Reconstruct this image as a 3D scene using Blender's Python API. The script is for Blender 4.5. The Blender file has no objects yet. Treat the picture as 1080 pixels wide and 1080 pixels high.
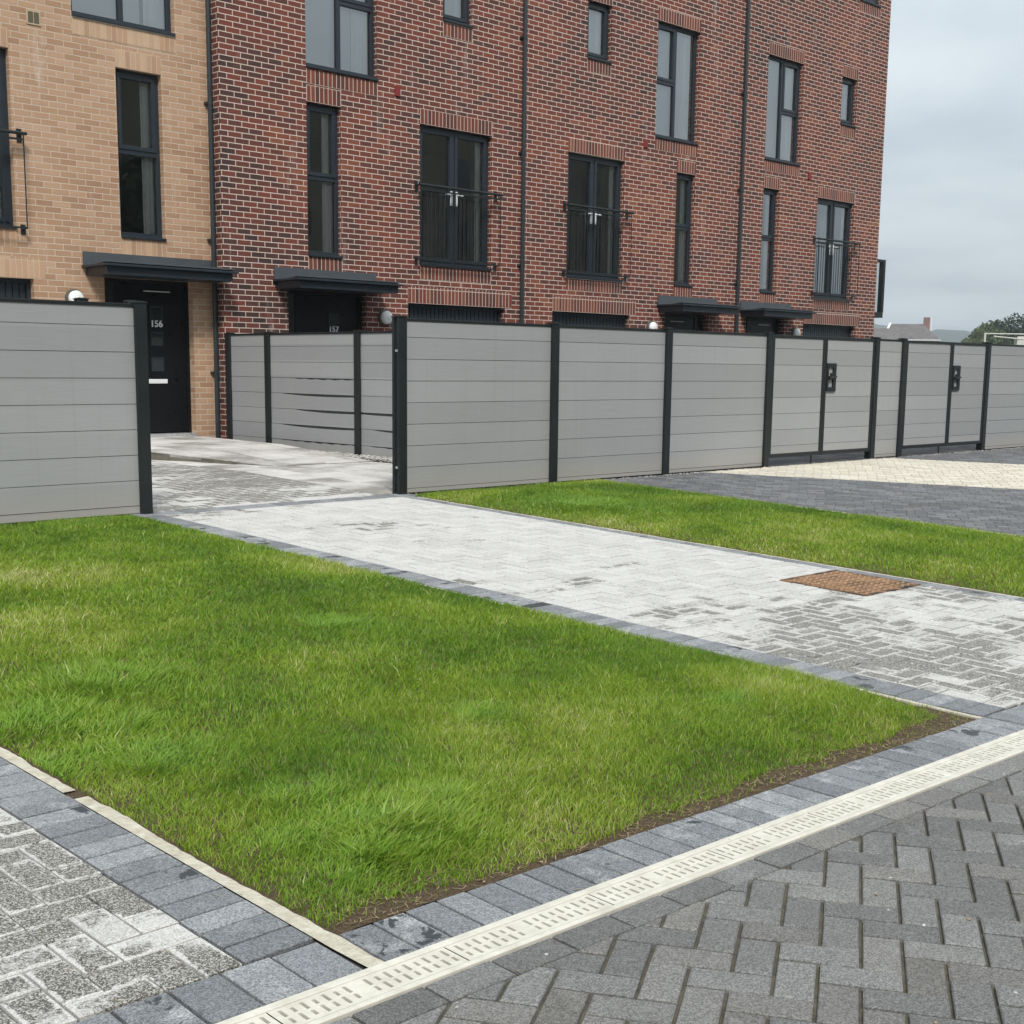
import bpy, math, random
import numpy as np
from mathutils import Vector, Matrix
random.seed(7); rng = np.random.default_rng(7)
S = bpy.context.scene
COL = S.collection

# ---------------------------------------------------------------- camera
cam_d = bpy.data.cameras.new('camera'); cam = bpy.data.objects.new('camera', cam_d); COL.objects.link(cam)
right = Vector((0.7153802, -0.6986467, 0.0111333))
down = Vector((-0.1021975, -0.1203805, -0.9874534))
fwd = Vector((0.6912212, 0.7052669, -0.1575176))
mm = Matrix((right, -down, -fwd)).transposed().to_4x4(); mm.translation = Vector((0, 0, 1.4))
cam.matrix_world = mm
cam_d.sensor_width = 36.0; cam_d.lens = 46.22; cam_d.shift_y = 0.063
cam_d.clip_start = 0.05; cam_d.clip_end = 6000
S.camera = cam

# ---------------------------------------------------------------- world + sun
SUN_EL, SUN_AZ = math.radians(48), math.radians(215)      # azimuth clockwise from +Y
W = bpy.data.worlds.new('World'); S.world = W; W.use_nodes = True
nt = W.node_tree; nt.nodes.clear()
def wn(t, **k):
    n = nt.nodes.new(t)
    for a, b in k.items(): setattr(n, a, b)
    return n
out = wn('ShaderNodeOutputWorld'); mixs = wn('ShaderNodeMixShader'); b1 = wn('ShaderNodeBackground'); b2 = wn('ShaderNodeBackground')
sky = wn('ShaderNodeTexSky', sky_type='NISHITA', sun_disc=False); sky.sun_elevation = SUN_EL; sky.sun_rotation = SUN_AZ
sky.dust_density = 3
nt.links.new(sky.outputs[0], b1.inputs[0]); b1.inputs[1].default_value = 0.10
tc = wn('ShaderNodeTexCoord'); sep = wn('ShaderNodeSeparateXYZ'); nt.links.new(tc.outputs['Generated'], sep.inputs[0])
# overcast dome: brighter towards the zenith, soft cloud banks projected on a flat layer
mx = wn('ShaderNodeMath', operation='MAXIMUM'); nt.links.new(sep.outputs[2], mx.inputs[0]); mx.inputs[1].default_value = 0.0
den = wn('ShaderNodeMath', operation='ADD'); nt.links.new(mx.outputs[0], den.inputs[0]); den.inputs[1].default_value = 0.12
dx = wn('ShaderNodeMath', operation='DIVIDE'); nt.links.new(sep.outputs[0], dx.inputs[0]); nt.links.new(den.outputs[0], dx.inputs[1])
dy = wn('ShaderNodeMath', operation='DIVIDE'); nt.links.new(sep.outputs[1], dy.inputs[0]); nt.links.new(den.outputs[0], dy.inputs[1])
cmb = wn('ShaderNodeCombineXYZ'); nt.links.new(dx.outputs[0], cmb.inputs[0]); nt.links.new(dy.outputs[0], cmb.inputs[1])
nz = wn('ShaderNodeTexNoise'); nz.inputs['Scale'].default_value = 0.9; nz.inputs['Detail'].default_value = 6; nz.inputs['Roughness'].default_value = 0.55
nt.links.new(cmb.outputs[0], nz.inputs['Vector'])
cr = wn('ShaderNodeValToRGB'); nt.links.new(nz.outputs[0], cr.inputs[0])
cr.color_ramp.elements[0].position = 0.34; cr.color_ramp.elements[0].color = (0.42, 0.475, 0.515, 1)
cr.color_ramp.elements[1].position = 0.66; cr.color_ramp.elements[1].color = (0.57, 0.62, 0.645, 1)
mr = wn('ShaderNodeMapRange'); nt.links.new(sep.outputs[2], mr.inputs[0])
mr.inputs[1].default_value = 0.0; mr.inputs[2].default_value = 0.9; mr.inputs[3].default_value = 0.82; mr.inputs[4].default_value = 1.45
nt.links.new(cr.outputs[0], b2.inputs[0]); nt.links.new(mr.outputs[0], b2.inputs[1])
mixs.inputs[0].default_value = 0.9
nt.links.new(b1.outputs[0], mixs.inputs[1]); nt.links.new(b2.outputs[0], mixs.inputs[2]); nt.links.new(mixs.outputs[0], out.inputs[0])
sd = bpy.data.lights.new('sun', 'SUN'); sd.energy = 2.2; sd.angle = math.radians(12); sd.color = (1, 0.965, 0.91)
so = bpy.data.objects.new('sun', sd); COL.objects.link(so)
sv = Vector((math.sin(SUN_AZ) * math.cos(SUN_EL), math.cos(SUN_AZ) * math.cos(SUN_EL), math.sin(SUN_EL)))
so.rotation_euler = sv.to_track_quat('Z', 'Y').to_euler()
S.view_settings.view_transform = 'Standard'; S.view_settings.look = 'None'; S.view_settings.gamma = 1
S.view_settings.exposure = 0.62

# ---------------------------------------------------------------- node helper
class NT:
    def __init__(s, name):
        s.m = bpy.data.materials.new(name); s.m.use_nodes = True; s.t = s.m.node_tree; s.t.nodes.clear()
        s.o = s.t.nodes.new('ShaderNodeOutputMaterial'); s.p = s.t.nodes.new('ShaderNodeBsdfPrincipled')
        s.t.links.new(s.p.outputs[0], s.o.inputs[0])
    def lk(s, a, b):
        if isinstance(a, (int, float)): b.default_value = a
        elif isinstance(a, tuple): b.default_value = a if len(a) != 3 or b.type != 'RGBA' else (*a, 1)
        else: s.t.links.new(a, b)
    def ma(s, op, a, b=0.0, c=None, clamp=False):
        n = s.t.nodes.new('ShaderNodeMath'); n.operation = op; n.use_clamp = clamp
        s.lk(a, n.inputs[0]); s.lk(b, n.inputs[1])
        if c is not None: s.lk(c, n.inputs[2])
        return n.outputs[0]
    def mix(s, f, a, b, mode='MIX'):
        n = s.t.nodes.new('ShaderNodeMix'); n.data_type = 'RGBA'; n.blend_type = mode
        s.lk(f, n.inputs[0]); s.lk(a, n.inputs[6]); s.lk(b, n.inputs[7]); return n.outputs[2]
    def mapr(s, v, a, b, c=0.0, d=1.0, smooth=False):
        n = s.t.nodes.new('ShaderNodeMapRange'); 
        if smooth: n.interpolation_type = 'SMOOTHSTEP'
        s.lk(v, n.inputs[0])
        for i, x in enumerate((a, b, c, d)): n.inputs[i + 1].default_value = x
        return n.outputs[0]
    def ramp(s, v, stops, const=False):
        n = s.t.nodes.new('ShaderNodeValToRGB'); r = n.color_ramp
        if const: r.interpolation = 'CONSTANT'
        while len(r.elements) < len(stops): r.elements.new(0.5)
        for e, (p, c) in zip(r.elements, stops): e.position = p; e.color = (*c, 1)
        s.lk(v, n.inputs[0]); return n.outputs[0]
    def noise(s, scale, detail=3, rough=0.5, vec=None, stretch=None, dist=0.0):
        n = s.t.nodes.new('ShaderNodeTexNoise'); n.inputs['Scale'].default_value = scale
        n.inputs['Detail'].default_value = detail; n.inputs['Roughness'].default_value = rough; n.inputs['Distortion'].default_value = dist
        v = vec or s.pos()
        if stretch:
            mpn = s.t.nodes.new('ShaderNodeVectorMath'); mpn.operation = 'MULTIPLY'; s.t.links.new(v, mpn.inputs[0]); mpn.inputs[1].default_value = stretch; v = mpn.outputs[0]
        s.t.links.new(v, n.inputs['Vector']); return n.outputs[0]
    def voro(s, scale, feature='F1'):
        n = s.t.nodes.new('ShaderNodeTexVoronoi'); n.inputs['Scale'].default_value = scale; n.feature = feature
        s.t.links.new(s.pos(), n.inputs['Vector']); return n.outputs
    def pos(s):
        if not hasattr(s, '_g'): s._g = s.t.nodes.new('ShaderNodeNewGeometry')
        return s._g.outputs['Position']
    def nrm(s): s.pos(); return s._g.outputs['True Normal']
    def obj(s):
        if not hasattr(s, '_tc'): s._tc = s.t.nodes.new('ShaderNodeTexCoord')
        return s._tc.outputs['Object']
    def uv(s):
        s.obj(); return s._tc.outputs['UV']
    def attr(s, name):
        n = s.t.nodes.new('ShaderNodeAttribute'); n.attribute_name = name
        return s.sp(n.outputs['Color'])
    def sp(s, v):
        n = s.t.nodes.new('ShaderNodeSeparateXYZ'); s.t.links.new(v, n.inputs[0]); return n.outputs
    def white(s, x, y):
        c = s.t.nodes.new('ShaderNodeCombineXYZ'); s.lk(x, c.inputs[0]); s.lk(y, c.inputs[1])
        n = s.t.nodes.new('ShaderNodeTexWhiteNoise'); n.noise_dimensions = '2D'; s.t.links.new(c.outputs[0], n.inputs['Vector'])
        return n.outputs
    def bump(s, h, strength=0.4, dist=0.01):
        n = s.t.nodes.new('ShaderNodeBump'); n.inputs['Strength'].default_value = strength; n.inputs['Distance'].default_value = dist
        s.lk(h, n.inputs['Height']); s.t.links.new(n.outputs[0], s.p.inputs['Normal'])
    def fin(s, col, rough=0.7, spec=0.5, metal=0.0):
        s.lk(col, s.p.inputs['Base Color']); s.lk(rough, s.p.inputs['Roughness'])
        s.p.inputs['Specular IOR Level'].default_value = spec; s.p.inputs['Metallic'].default_value = metal
        return s.m

def brick_mat(name, stops, mortar, soldier=False, patch=None, streak=False, offs=0.0):
    n = NT(name)
    if soldier:
        o = n.sp(n.obj()); U, V = o[0], o[2]; Wd, Hd, st = 0.075, 0.225, 0.0
    else:
        p = n.sp(n.pos()); nr = n.sp(n.nrm())
        side = n.ma('GREATER_THAN', n.ma('ABSOLUTE', nr[0]), 0.5)
        U = n.ma('ADD', n.ma('MULTIPLY', p[1], side), n.ma('MULTIPLY', p[0], n.ma('SUBTRACT', 1.0, side)))
        V = n.ma('ADD', p[2], 10.03); Wd, Hd, st = 0.225, 0.075, 1.0
        U = n.ma('ADD', U, 50.0 + offs)
    row = n.ma('FLOOR', n.ma('DIVIDE', V, Hd))
    if st: U = n.ma('ADD', U, n.ma('MULTIPLY', n.ma('MODULO', row, 2.0), Wd * 0.5))
    # slightly wandering joints
    wob = n.noise(9, 2); U2 = n.ma('ADD', U, n.ma('MULTIPLY', n.ma('SUBTRACT', wob, 0.5), 0.006))
    V2 = n.ma('ADD', V, n.ma('MULTIPLY', n.ma('SUBTRACT', n.noise(7.3, 2), 0.5), 0.005))
    colf = n.ma('DIVIDE', U2, Wd); coli = n.ma('FLOOR', colf)
    fu = n.ma('MULTIPLY', n.ma('FRACT', colf), Wd)
    rv = n.ma('DIVIDE', V2, Hd); fv = n.ma('MULTIPLY', n.ma('FRACT', rv), Hd); rowi = n.ma('FLOOR', rv)
    e = n.ma('MINIMUM', n.ma('MINIMUM', fu, n.ma('SUBTRACT', Wd, fu)), n.ma('MINIMUM', fv, n.ma('SUBTRACT', Hd, fv)))
    body = n.mapr(e, 0.0044, 0.0072, smooth=True)
    r = n.white(coli, rowi)[0]
    big = n.noise(0.42, 4, 0.65)
    rr = n.ma('ADD', n.ma('MULTIPLY', r, 0.66), n.ma('MULTIPLY', n.ma('SUBTRACT', big, 0.36), 1.25), clamp=True)
    bc = n.ramp(rr, stops)
    bc = n.mix(0.25, bc, n.ramp(n.noise(60, 4, 0.65), [(0.3, (0.35, 0.35, 0.35)), (0.7, (1, 1, 1))]), 'MULTIPLY')
    mc = n.mix(n.noise(3, 3), mortar, tuple(x * 0.82 for x in mortar))
    c = n.mix(body, mc, bc)
    if streak:      # lime bloom run-down below vents and sills
        p = n.sp(n.pos())
        m = n.mapr(n.noise(1.0, 4, 0.7, stretch=(3.2, 3.2, 0.35)), 0.60, 0.74)
        m = n.ma('MULTIPLY', m, n.mapr(n.noise(16, 3, 0.7), 0.35, 0.7)); m = n.ma('MULTIPLY', m, streak)
        c = n.mix(m, c, (0.62, 0.58, 0.54))
    n.bump(n.ma('ADD', n.ma('MULTIPLY', body, 1.0), n.ma('MULTIPLY', n.noise(140, 3), 0.25)), 0.55, 0.006)
    return n.fin(c, 0.85, 0.3)

RED = [(0.0, (0.050, 0.032, 0.030)), (0.22, (0.092, 0.040, 0.033)), (0.5, (0.142, 0.046, 0.034)), (0.75, (0.185, 0.054, 0.036)), (1.0, (0.240, 0.090, 0.050))]
BUF = [(0.0, (0.34, 0.20, 0.125)), (0.35, (0.42, 0.265, 0.165)), (0.7, (0.47, 0.305, 0.20)), (1.0, (0.52, 0.36, 0.25))]
M = {}
M['red'] = brick_mat('red_brick', RED, (0.62, 0.50, 0.43), streak=0.45)
M['buff'] = brick_mat('buff_brick', BUF, (0.56, 0.44, 0.34), streak=0.8, offs=0.06)
M['red_s'] = brick_mat('red_soldier', RED[1:], (0.58, 0.46, 0.39), soldier=True)
M['buff_s'] = brick_mat('buff_soldier', [(0, (0.36, 0.22, 0.14)), (0.5, (0.47, 0.30, 0.19)), (1, (0.56, 0.40, 0.27))], (0.55, 0.42, 0.30), soldier=True)

def plain(name, c, rough=0.5, spec=0.5, metal=0.0, var=0.25, sc=6, b=0.0):
    n = NT(name)
    c2 = n.mix(n.noise(sc, 4, 0.6), tuple(x * (1 - var) for x in c), tuple(min(1, x * (1 + var)) for x in c))
    rg = n.mapr(n.noise(sc * 3, 3), 0.3, 0.7, max(0.02, rough - 0.08), min(1, rough + 0.08))
    if b: n.bump(n.noise(sc * 20, 3), b, 0.004)
    return n.fin(c2, rg, spec, metal)
M['frame'] = plain('anthracite_frame', (0.019, 0.026, 0.034), 0.38, 0.45, var=0.15)
M['canopy'] = plain('canopy_grey', (0.060, 0.070, 0.078), 0.5, 0.5, var=0.25, sc=3)
M['door'] = plain('black_door', (0.0035, 0.0045, 0.006), 0.35, 0.3, var=0.2)
M['garage'] = plain('garage_grey', (0.018, 0.024, 0.031), 0.45, 0.4)
M['post'] = plain('charcoal_post', (0.012, 0.0155, 0.0165), 0.45, 0.4, var=0.3, sc=4)
M['steel'] = plain('brushed_steel', (0.62, 0.63, 0.64), 0.3, 0.5, metal=0.6, var=0.08)
M['chrome'] = plain('handle_steel', (0.72, 0.73, 0.74), 0.3, 0.5, var=0.05)
M['pipe'] = plain('dark_pipe', (0.022, 0.028, 0.032), 0.35, 0.5)
M['white'] = plain('white_paint', (0.82, 0.82, 0.80), 0.5, 0.4, var=0.05)
M['number'] = plain('number_white', (0.70, 0.71, 0.72), 0.4, 0.4, var=0.04)
M['room'] = plain('room_paint', (0.66, 0.66, 0.63), 0.8, 0.2, var=0.06)
M['floor'] = plain('room_floor', (0.20, 0.17, 0.14), 0.7, 0.2)
M['curtain_and_reveal'] = plain('curtain_and_reveal', (0.88, 0.88, 0.86), 0.9, 0.1, var=0.06)  # also on the strips added to stand in for bright reveals
M['fill_blind'] = plain('fill_blind_fabric', (0.68, 0.71, 0.73), 0.9, 0.1, var=0.05, sc=1.5)  # pale fabric added behind upper panes to lighten them
M['redcap'] = plain('red_tile', (0.19, 0.022, 0.018), 0.5, 0.4)
M['ventm'] = plain('vent_buff', (0.42, 0.34, 0.22), 0.6, 0.4)
M['ventd'] = plain('vent_dark', (0.10, 0.09, 0.06), 0.7, 0.3)
M['sealant'] = plain('lime_bead', (0.55, 0.50, 0.44), 0.8, 0.2, sc=20)
M['lampglass'] = plain('lamp_diffuser', (0.80, 0.81, 0.80), 0.25, 0.5, var=0.03)
M['lampring'] = plain('lamp_ring', (0.12, 0.12, 0.11), 0.35, 0.5, metal=0.3)
M['roofing'] = plain('roof_membrane', (0.08, 0.085, 0.09), 0.8, 0.2)
M['render'] = plain('white_render', (0.55, 0.54, 0.50), 0.8, 0.2)
M['bark'] = plain('bark', (0.07, 0.055, 0.04), 0.9, 0.2)

def board_mat():
    n = NT('composite_board')
    o = n.pos(); z = n.sp(o)[2]
    g = n.noise(6, 5, 0.65, stretch=(0.6, 0.6, 16)); g2 = n.noise(1.1, 2)
    ri = n.ma('FLOOR', n.ma('DIVIDE', n.ma('ADD', z, 0.145), 0.2))
    oi = n.t.nodes.new('ShaderNodeObjectInfo'); r = n.white(ri, n.ma('MULTIPLY', oi.outputs['Random'], 97.0))[0]
    v = n.ma('ADD', n.ma('ADD', n.ma('MULTIPLY', g, 0.10), n.ma('MULTIPLY', g2, 0.05)), n.ma('MULTIPLY', r, 0.075))
    c = n.ramp(v, [(0.02, (0.240, 0.247, 0.250)), (0.18, (0.340, 0.348, 0.352))])
    sm = n.mapr(n.noise(2.3, 5, 0.75), 0.60, 0.80, 0, 0.16)
    c = n.mix(sm, c, (0.46, 0.46, 0.44))
    st_ = n.mapr(n.noise(1.0, 4, 0.6, stretch=(22, 22, 0.5)), 0.56, 0.72, 0, 0.13); c = n.mix(st_, c, (0.20, 0.205, 0.20))
    lo = n.ma('MULTIPLY', n.mapr(n.ma('ADD', z, n.ma('MULTIPLY', n.noise(14, 4, 0.7), 0.10)), 0.50, 0.28), 0.42)
    c = n.mix(lo, c, (0.40, 0.36, 0.30))
    n.bump(g, 0.25, 0.003)
    return n.fin(c, 0.55, 0.35)
M['board'] = board_mat()

def glass_mat(name, refl):
    n = NT(name); t = n.t; t.nodes.remove(n.p)
    tr = t.nodes.new('ShaderNodeBsdfTransparent'); tr.inputs[0].default_value = (0.95, 0.97, 0.96, 1)
    gl = t.nodes.new('ShaderNodeBsdfGlossy'); gl.inputs['Roughness'].default_value = 0.012; gl.inputs[0].default_value = (0.86, 0.90, 0.92, 1)
    fr = t.nodes.new('ShaderNodeFresnel'); fr.inputs[0].default_value = 1.52
    bp = t.nodes.new('ShaderNodeBump'); bp.inputs['Strength'].default_value = 0.05; bp.inputs['Distance'].default_value = 0.02
    t.links.new(n.noise(1.3, 2), bp.inputs['Height']); t.links.new(bp.outputs[0], gl.inputs['Normal'])
    f = n.ma('ADD', n.ma('MULTIPLY', fr.outputs[0], 1.6), refl, clamp=True)
    mx = t.nodes.new('ShaderNodeMixShader'); t.links.new(f, mx.inputs[0]); t.links.new(tr.outputs[0], mx.inputs[1]); t.links.new(gl.outputs[0], mx.inputs[2])
    t.links.new(mx.outputs[0], n.o.inputs[0]); return n.m
M['glass'] = glass_mat('window_glass', 0.18)
M['glassdark'] = plain('dark_glass', (0.018, 0.022, 0.022), 0.06, 0.8, var=0.1)

# ---- paving materials. UV = 0..1 across every block, 'rnd' = per-block random numbers
def paver(name, dry, damp=None, kind='plain'):
    n = NT(name); a = n.attr('rnd'); u = n.sp(n.uv())
    eu = n.ma('MULTIPLY', n.ma('MINIMUM', u[0], n.ma('SUBTRACT', 1.0, u[0])), 0.2)
    ev = n.ma('MULTIPLY', n.ma('MINIMUM', u[1], n.ma('SUBTRACT', 1.0, u[1])), 0.1)
    edge = n.ma('MINIMUM', eu, ev)
    gr_ = n.t.nodes.new('ShaderNodeSeparateXYZ'); n.t.links.new(n.voro(300)[1], gr_.inputs[0]); grain = gr_.outputs[0]
    fine = n.ma('ADD', n.ma('MULTIPLY', n.noise(150, 4, 0.9), 0.68), n.ma('MULTIPLY', grain, 0.32)); mid = n.noise(42, 4, 0.65); big = n.noise(0.75, 4, 0.6)
    if kind == 'light':
        dryc = n.ramp(n.ma('ADD', n.ma('MULTIPLY', fine, 0.85), n.ma('MULTIPLY', a[0], 0.10)), [(0.30, (0.33, 0.325, 0.305)), (0.5, (0.54, 0.53, 0.51)), (0.75, (0.70, 0.69, 0.67))])
        dampc = n.ramp(fine, [(0.36, (0.060, 0.056, 0.049)), (0.50, (0.145, 0.138, 0.122)), (0.62, (0.46, 0.45, 0.42))])
        p = n.sp(n.pos())
        # damp where the ground lies low (left paving, foot of the path, court)
        near = n.mapr(p[1], 5.6, 3.2, -0.035, 0.16, smooth=True)
        leftp = n.mapr(p[0], 3.0, 2.0, 0.0, 0.10, smooth=True)
        fl = n.ma('MULTIPLY', n.mapr(p[1], 9.35, 9.8, 0.0, 0.22, smooth=True), n.mapr(p[1], 13.5, 12.5))
        sc = n.noise(0.9, 5, 0.6, stretch=(0.7, 1.5, 1), dist=0.6)
        bias = n.ma('ADD', n.ma('ADD', near, leftp), fl)
        v = n.ma('ADD', n.ma('ADD', sc, bias), n.ma('MULTIPLY', n.ma('SUBTRACT', a[1], 0.5), 0.17))
        v = n.ma('ADD', v, n.ma('MULTIPLY', n.ma('SUBTRACT', mid, 0.5), 0.22))
        v = n.ma('SUBTRACT', v, n.mapr(n.ma('ADD', n.ma('ADD', edge, n.ma('MULTIPLY', a[0], 0.007)), n.ma('MULTIPLY', n.ma('SUBTRACT', mid, 0.5), 0.026)), 0.002, 0.018, 0.20, 0.0))
        m = n.mapr(v, 0.575, 0.665, smooth=True)
        c = n.mix(m, dryc, dampc); rough = n.mapr(m, 0, 1, 0.85, 0.62)
    elif kind == 'border':
        base = n.ramp(n.ma('ADD', n.ma('MULTIPLY', a[0], 0.45), n.ma('MULTIPLY', mid, 0.5)), [(0.2, (0.150, 0.158, 0.168)), (0.5, (0.205, 0.215, 0.226)), (0.8, (0.29, 0.30, 0.31))])
        dust = n.mapr(n.noise(9, 5, 0.7), 0.50, 0.70, 0, 0.7); base = n.mix(n.ma('MULTIPLY', dust, n.mapr(a[1], 0.2, 0.8)), base, (0.48, 0.49, 0.49))
        sp = n.ramp(fine, [(0.38, (0.62, 0.62, 0.62)), (0.62, (1.38, 1.38, 1.38))]); base = n.mix(1.0, base, sp, 'MULTIPLY')
        wet = n.ma('MULTIPLY', n.mapr(n.noise(11, 5, 0.65, dist=0.5), 0.54, 0.57), n.mapr(a[2], 0.80, 0.83))
        full = n.mapr(a[1], 0.990, 0.993); wet = n.ma('MAXIMUM', wet, full)
        wet = n.ma('MULTIPLY', wet, n.mapr(edge, 0.004, 0.009))
        c = n.mix(wet, base, (0.045, 0.05, 0.056)); rough = n.mapr(wet, 0, 1, 0.75, 0.5)
    elif kind == 'cream':
        c = n.ramp(n.ma('ADD', n.ma('MULTIPLY', a[0], 0.5), n.ma('MULTIPLY', mid, 0.4)), [(0.2, (0.48, 0.44, 0.36)), (0.7, (0.62, 0.58, 0.49))]); rough = 0.8
    elif kind == 'slab':
        v = n.ma('ADD', n.ma('MULTIPLY', n.noise(1.6, 5, 0.65), 0.8), n.ma('MULTIPLY', a[0], 0.25))
        c = n.ramp(v, [(0.36, (0.27, 0.255, 0.235)), (0.5, (0.48, 0.465, 0.44)), (0.7, (0.62, 0.605, 0.58))]); rough = 0.8
    else:
        b0, b1_, b2_ = dry
        base = n.ramp(n.ma('ADD', n.ma('ADD', n.ma('MULTIPLY', a[0], 0.42), n.ma('MULTIPLY', mid, 0.3)), n.ma('MULTIPLY', big, 0.28)), [(0.25, b0), (0.5, b1_), (0.75, b2_)])
        base = n.mix(n.ma('MULTIPLY', n.mapr(a[1], 0.6, 1.0), 0.22), base, (0.17, 0.145, 0.115))
        dust = n.mapr(n.noise(7, 6, 0.75), 0.55, 0.75, 0, 0.35); base = n.mix(dust, base, (0.36, 0.36, 0.35))
        sp = n.ramp(fine, [(0.38, (0.62, 0.62, 0.62)), (0.62, (1.35, 1.35, 1.35))]); base = n.mix(1.0, base, sp, 'MULTIPLY')
        v0 = n.voro(9)[0]; dots = n.ma('MULTIPLY', n.mapr(n.ma('ADD', v0, n.ma('MULTIPLY', n.noise(60, 3), 0.09)), 0.095, 0.06), n.mapr(n.noise(3.1, 2), 0.46, 0.56))
        c = n.mix(dots, base, (0.55, 0.55, 0.54)); rough = 0.8
    n.bump(n.ma('ADD', fine, n.ma('MULTIPLY', mid, 1.2)), 0.6, 0.004)
    return n.fin(c, rough, 0.35)
M['pl'] = paver('light_paver', None, kind='light')
M['pb'] = paver('border_paver', None, kind='border')
M['pr'] = paver('road_paver', ((0.120, 0.120, 0.117), (0.160, 0.160, 0.156), (0.205, 0.205, 0.198)))
M['pp'] = paver('parking_paver', ((0.085, 0.087, 0.092), (0.125, 0.128, 0.135), (0.18, 0.183, 0.19)))
M['pc'] = paver('cream_paver', None, kind='cream')
M['ps'] = paver('slab', None, kind='slab')

def two(name, a, b, sc=20, rough=0.9, bump=0.5, det=5):
    n = NT(name); v = n.noise(sc, det, 0.7); n.bump(n.noise(sc * 3, 5, 0.7), bump, 0.01)
    return n.fin(n.ramp(v, [(0.3, a), (0.7, b)]), rough, 0.2)
M['sand'] = two('joint_sand', (0.055, 0.050, 0.040), (0.135, 0.120, 0.088), 22)
M['joint'] = two('dark_joint', (0.030, 0.030, 0.029), (0.075, 0.072, 0.066), 14)
M['soil'] = two('soil', (0.050, 0.036, 0.022), (0.20, 0.145, 0.090), 120, 0.95, 1.0)
M['straw'] = two('dead_straw', (0.20, 0.15, 0.08), (0.42, 0.33, 0.20), 30)
M['mortar'] = two('cream_mortar', (0.42, 0.38, 0.29), (0.66, 0.63, 0.53), 22, bump=1.0)
M['channel'] = two('channel_cream', (0.48, 0.46, 0.39), (0.64, 0.62, 0.55), 12, 0.6, 0.15)
M['rampside'] = two('ramp_side', (0.10, 0.095, 0.075), (0.17, 0.16, 0.13), 8)
M['gap_shade'] = plain('shadowed_board', (0.085, 0.09, 0.092), 0.6, 0.3)  # shade inside the fence gaps, put into the colour
M['chdark'] = plain('channel_depth', (0.05, 0.046, 0.038), 0.9, 0.1)
M['far'] = two('far_ground', (0.05, 0.07, 0.025), (0.09, 0.10, 0.05), 0.08)
M['slate'] = two('slate', (0.085, 0.080, 0.080), (0.165, 0.150, 0.145), 0.9, 0.8)
M['hill'] = two('wooded_hill', (0.022, 0.036, 0.020), (0.05, 0.07, 0.034), 0.03)
M['gravel'] = two('gravel', (0.18, 0.175, 0.165), (0.58, 0.56, 0.53), 22)
def rust():
    n = NT('rusty_cover')
    v = n.noise(9, 6, 0.7); c = n.ramp(v, [(0.35, (0.07, 0.045, 0.035)), (0.5, (0.20, 0.11, 0.06)), (0.68, (0.34, 0.20, 0.12))])
    p = n.sp(n.pos())
    d = n.mapr(n.ma('ADD', n.noise(5, 4, 0.6), n.mapr(p[1], 4.45, 4.15, 0, 0.16)), 0.60, 0.70); c = n.mix(d, c, (0.03, 0.026, 0.025))
    n.bump(n.noise(80, 3), 0.4, 0.003); return n.fin(c, 0.7, 0.4, 0.2)
M['rust'] = rust()
M['rustrib'] = two('worn_rust', (0.22, 0.125, 0.065), (0.46, 0.30, 0.18), 12, 0.7)
def grass_mat():
    n = NT('grass_blade'); a = n.attr('tint')
    n.lk(0.0, n.p.inputs['Metallic'])
    c = n.ramp(a[0], [(0.0, (0.062, 0.140, 0.014)), (0.35, (0.130, 0.262, 0.020)), (0.62, (0.245, 0.380, 0.028)), (0.85, (0.370, 0.450, 0.055)), (1.0, (0.60, 0.60, 0.30))])
    c = n.mix(a[2], c, (0.235, 0.41, 0.060))
    c = n.mix(a[1], c, (0.34, 0.27, 0.14))
    n.fin(c, 0.48, 0.35)
    tl = n.t.nodes.new('ShaderNodeBsdfTranslucent'); n.t.links.new(c, tl.inputs[0])
    mx = n.t.nodes.new('ShaderNodeMixShader'); mx.inputs[0].default_value = 0.42
    n.t.links.new(n.p.outputs[0], mx.inputs[1]); n.t.links.new(tl.outputs[0], mx.inputs[2]); n.t.links.new(mx.outputs[0], n.o.inputs[0])
    return n.m
M['grass'] = grass_mat()
def leaf(name, a, b):
    n = NT(name); v = n.noise(0.5, 4, 0.7); return n.fin(n.ramp(v, [(0.3, a), (0.7, b)]), 0.7, 0.2)
M['leaf'] = leaf('leaf', (0.045, 0.070, 0.025), (0.11, 0.135, 0.05))
M['leafd'] = leaf('leaf_dark', (0.016, 0.030, 0.014), (0.045, 0.065, 0.03))

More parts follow.
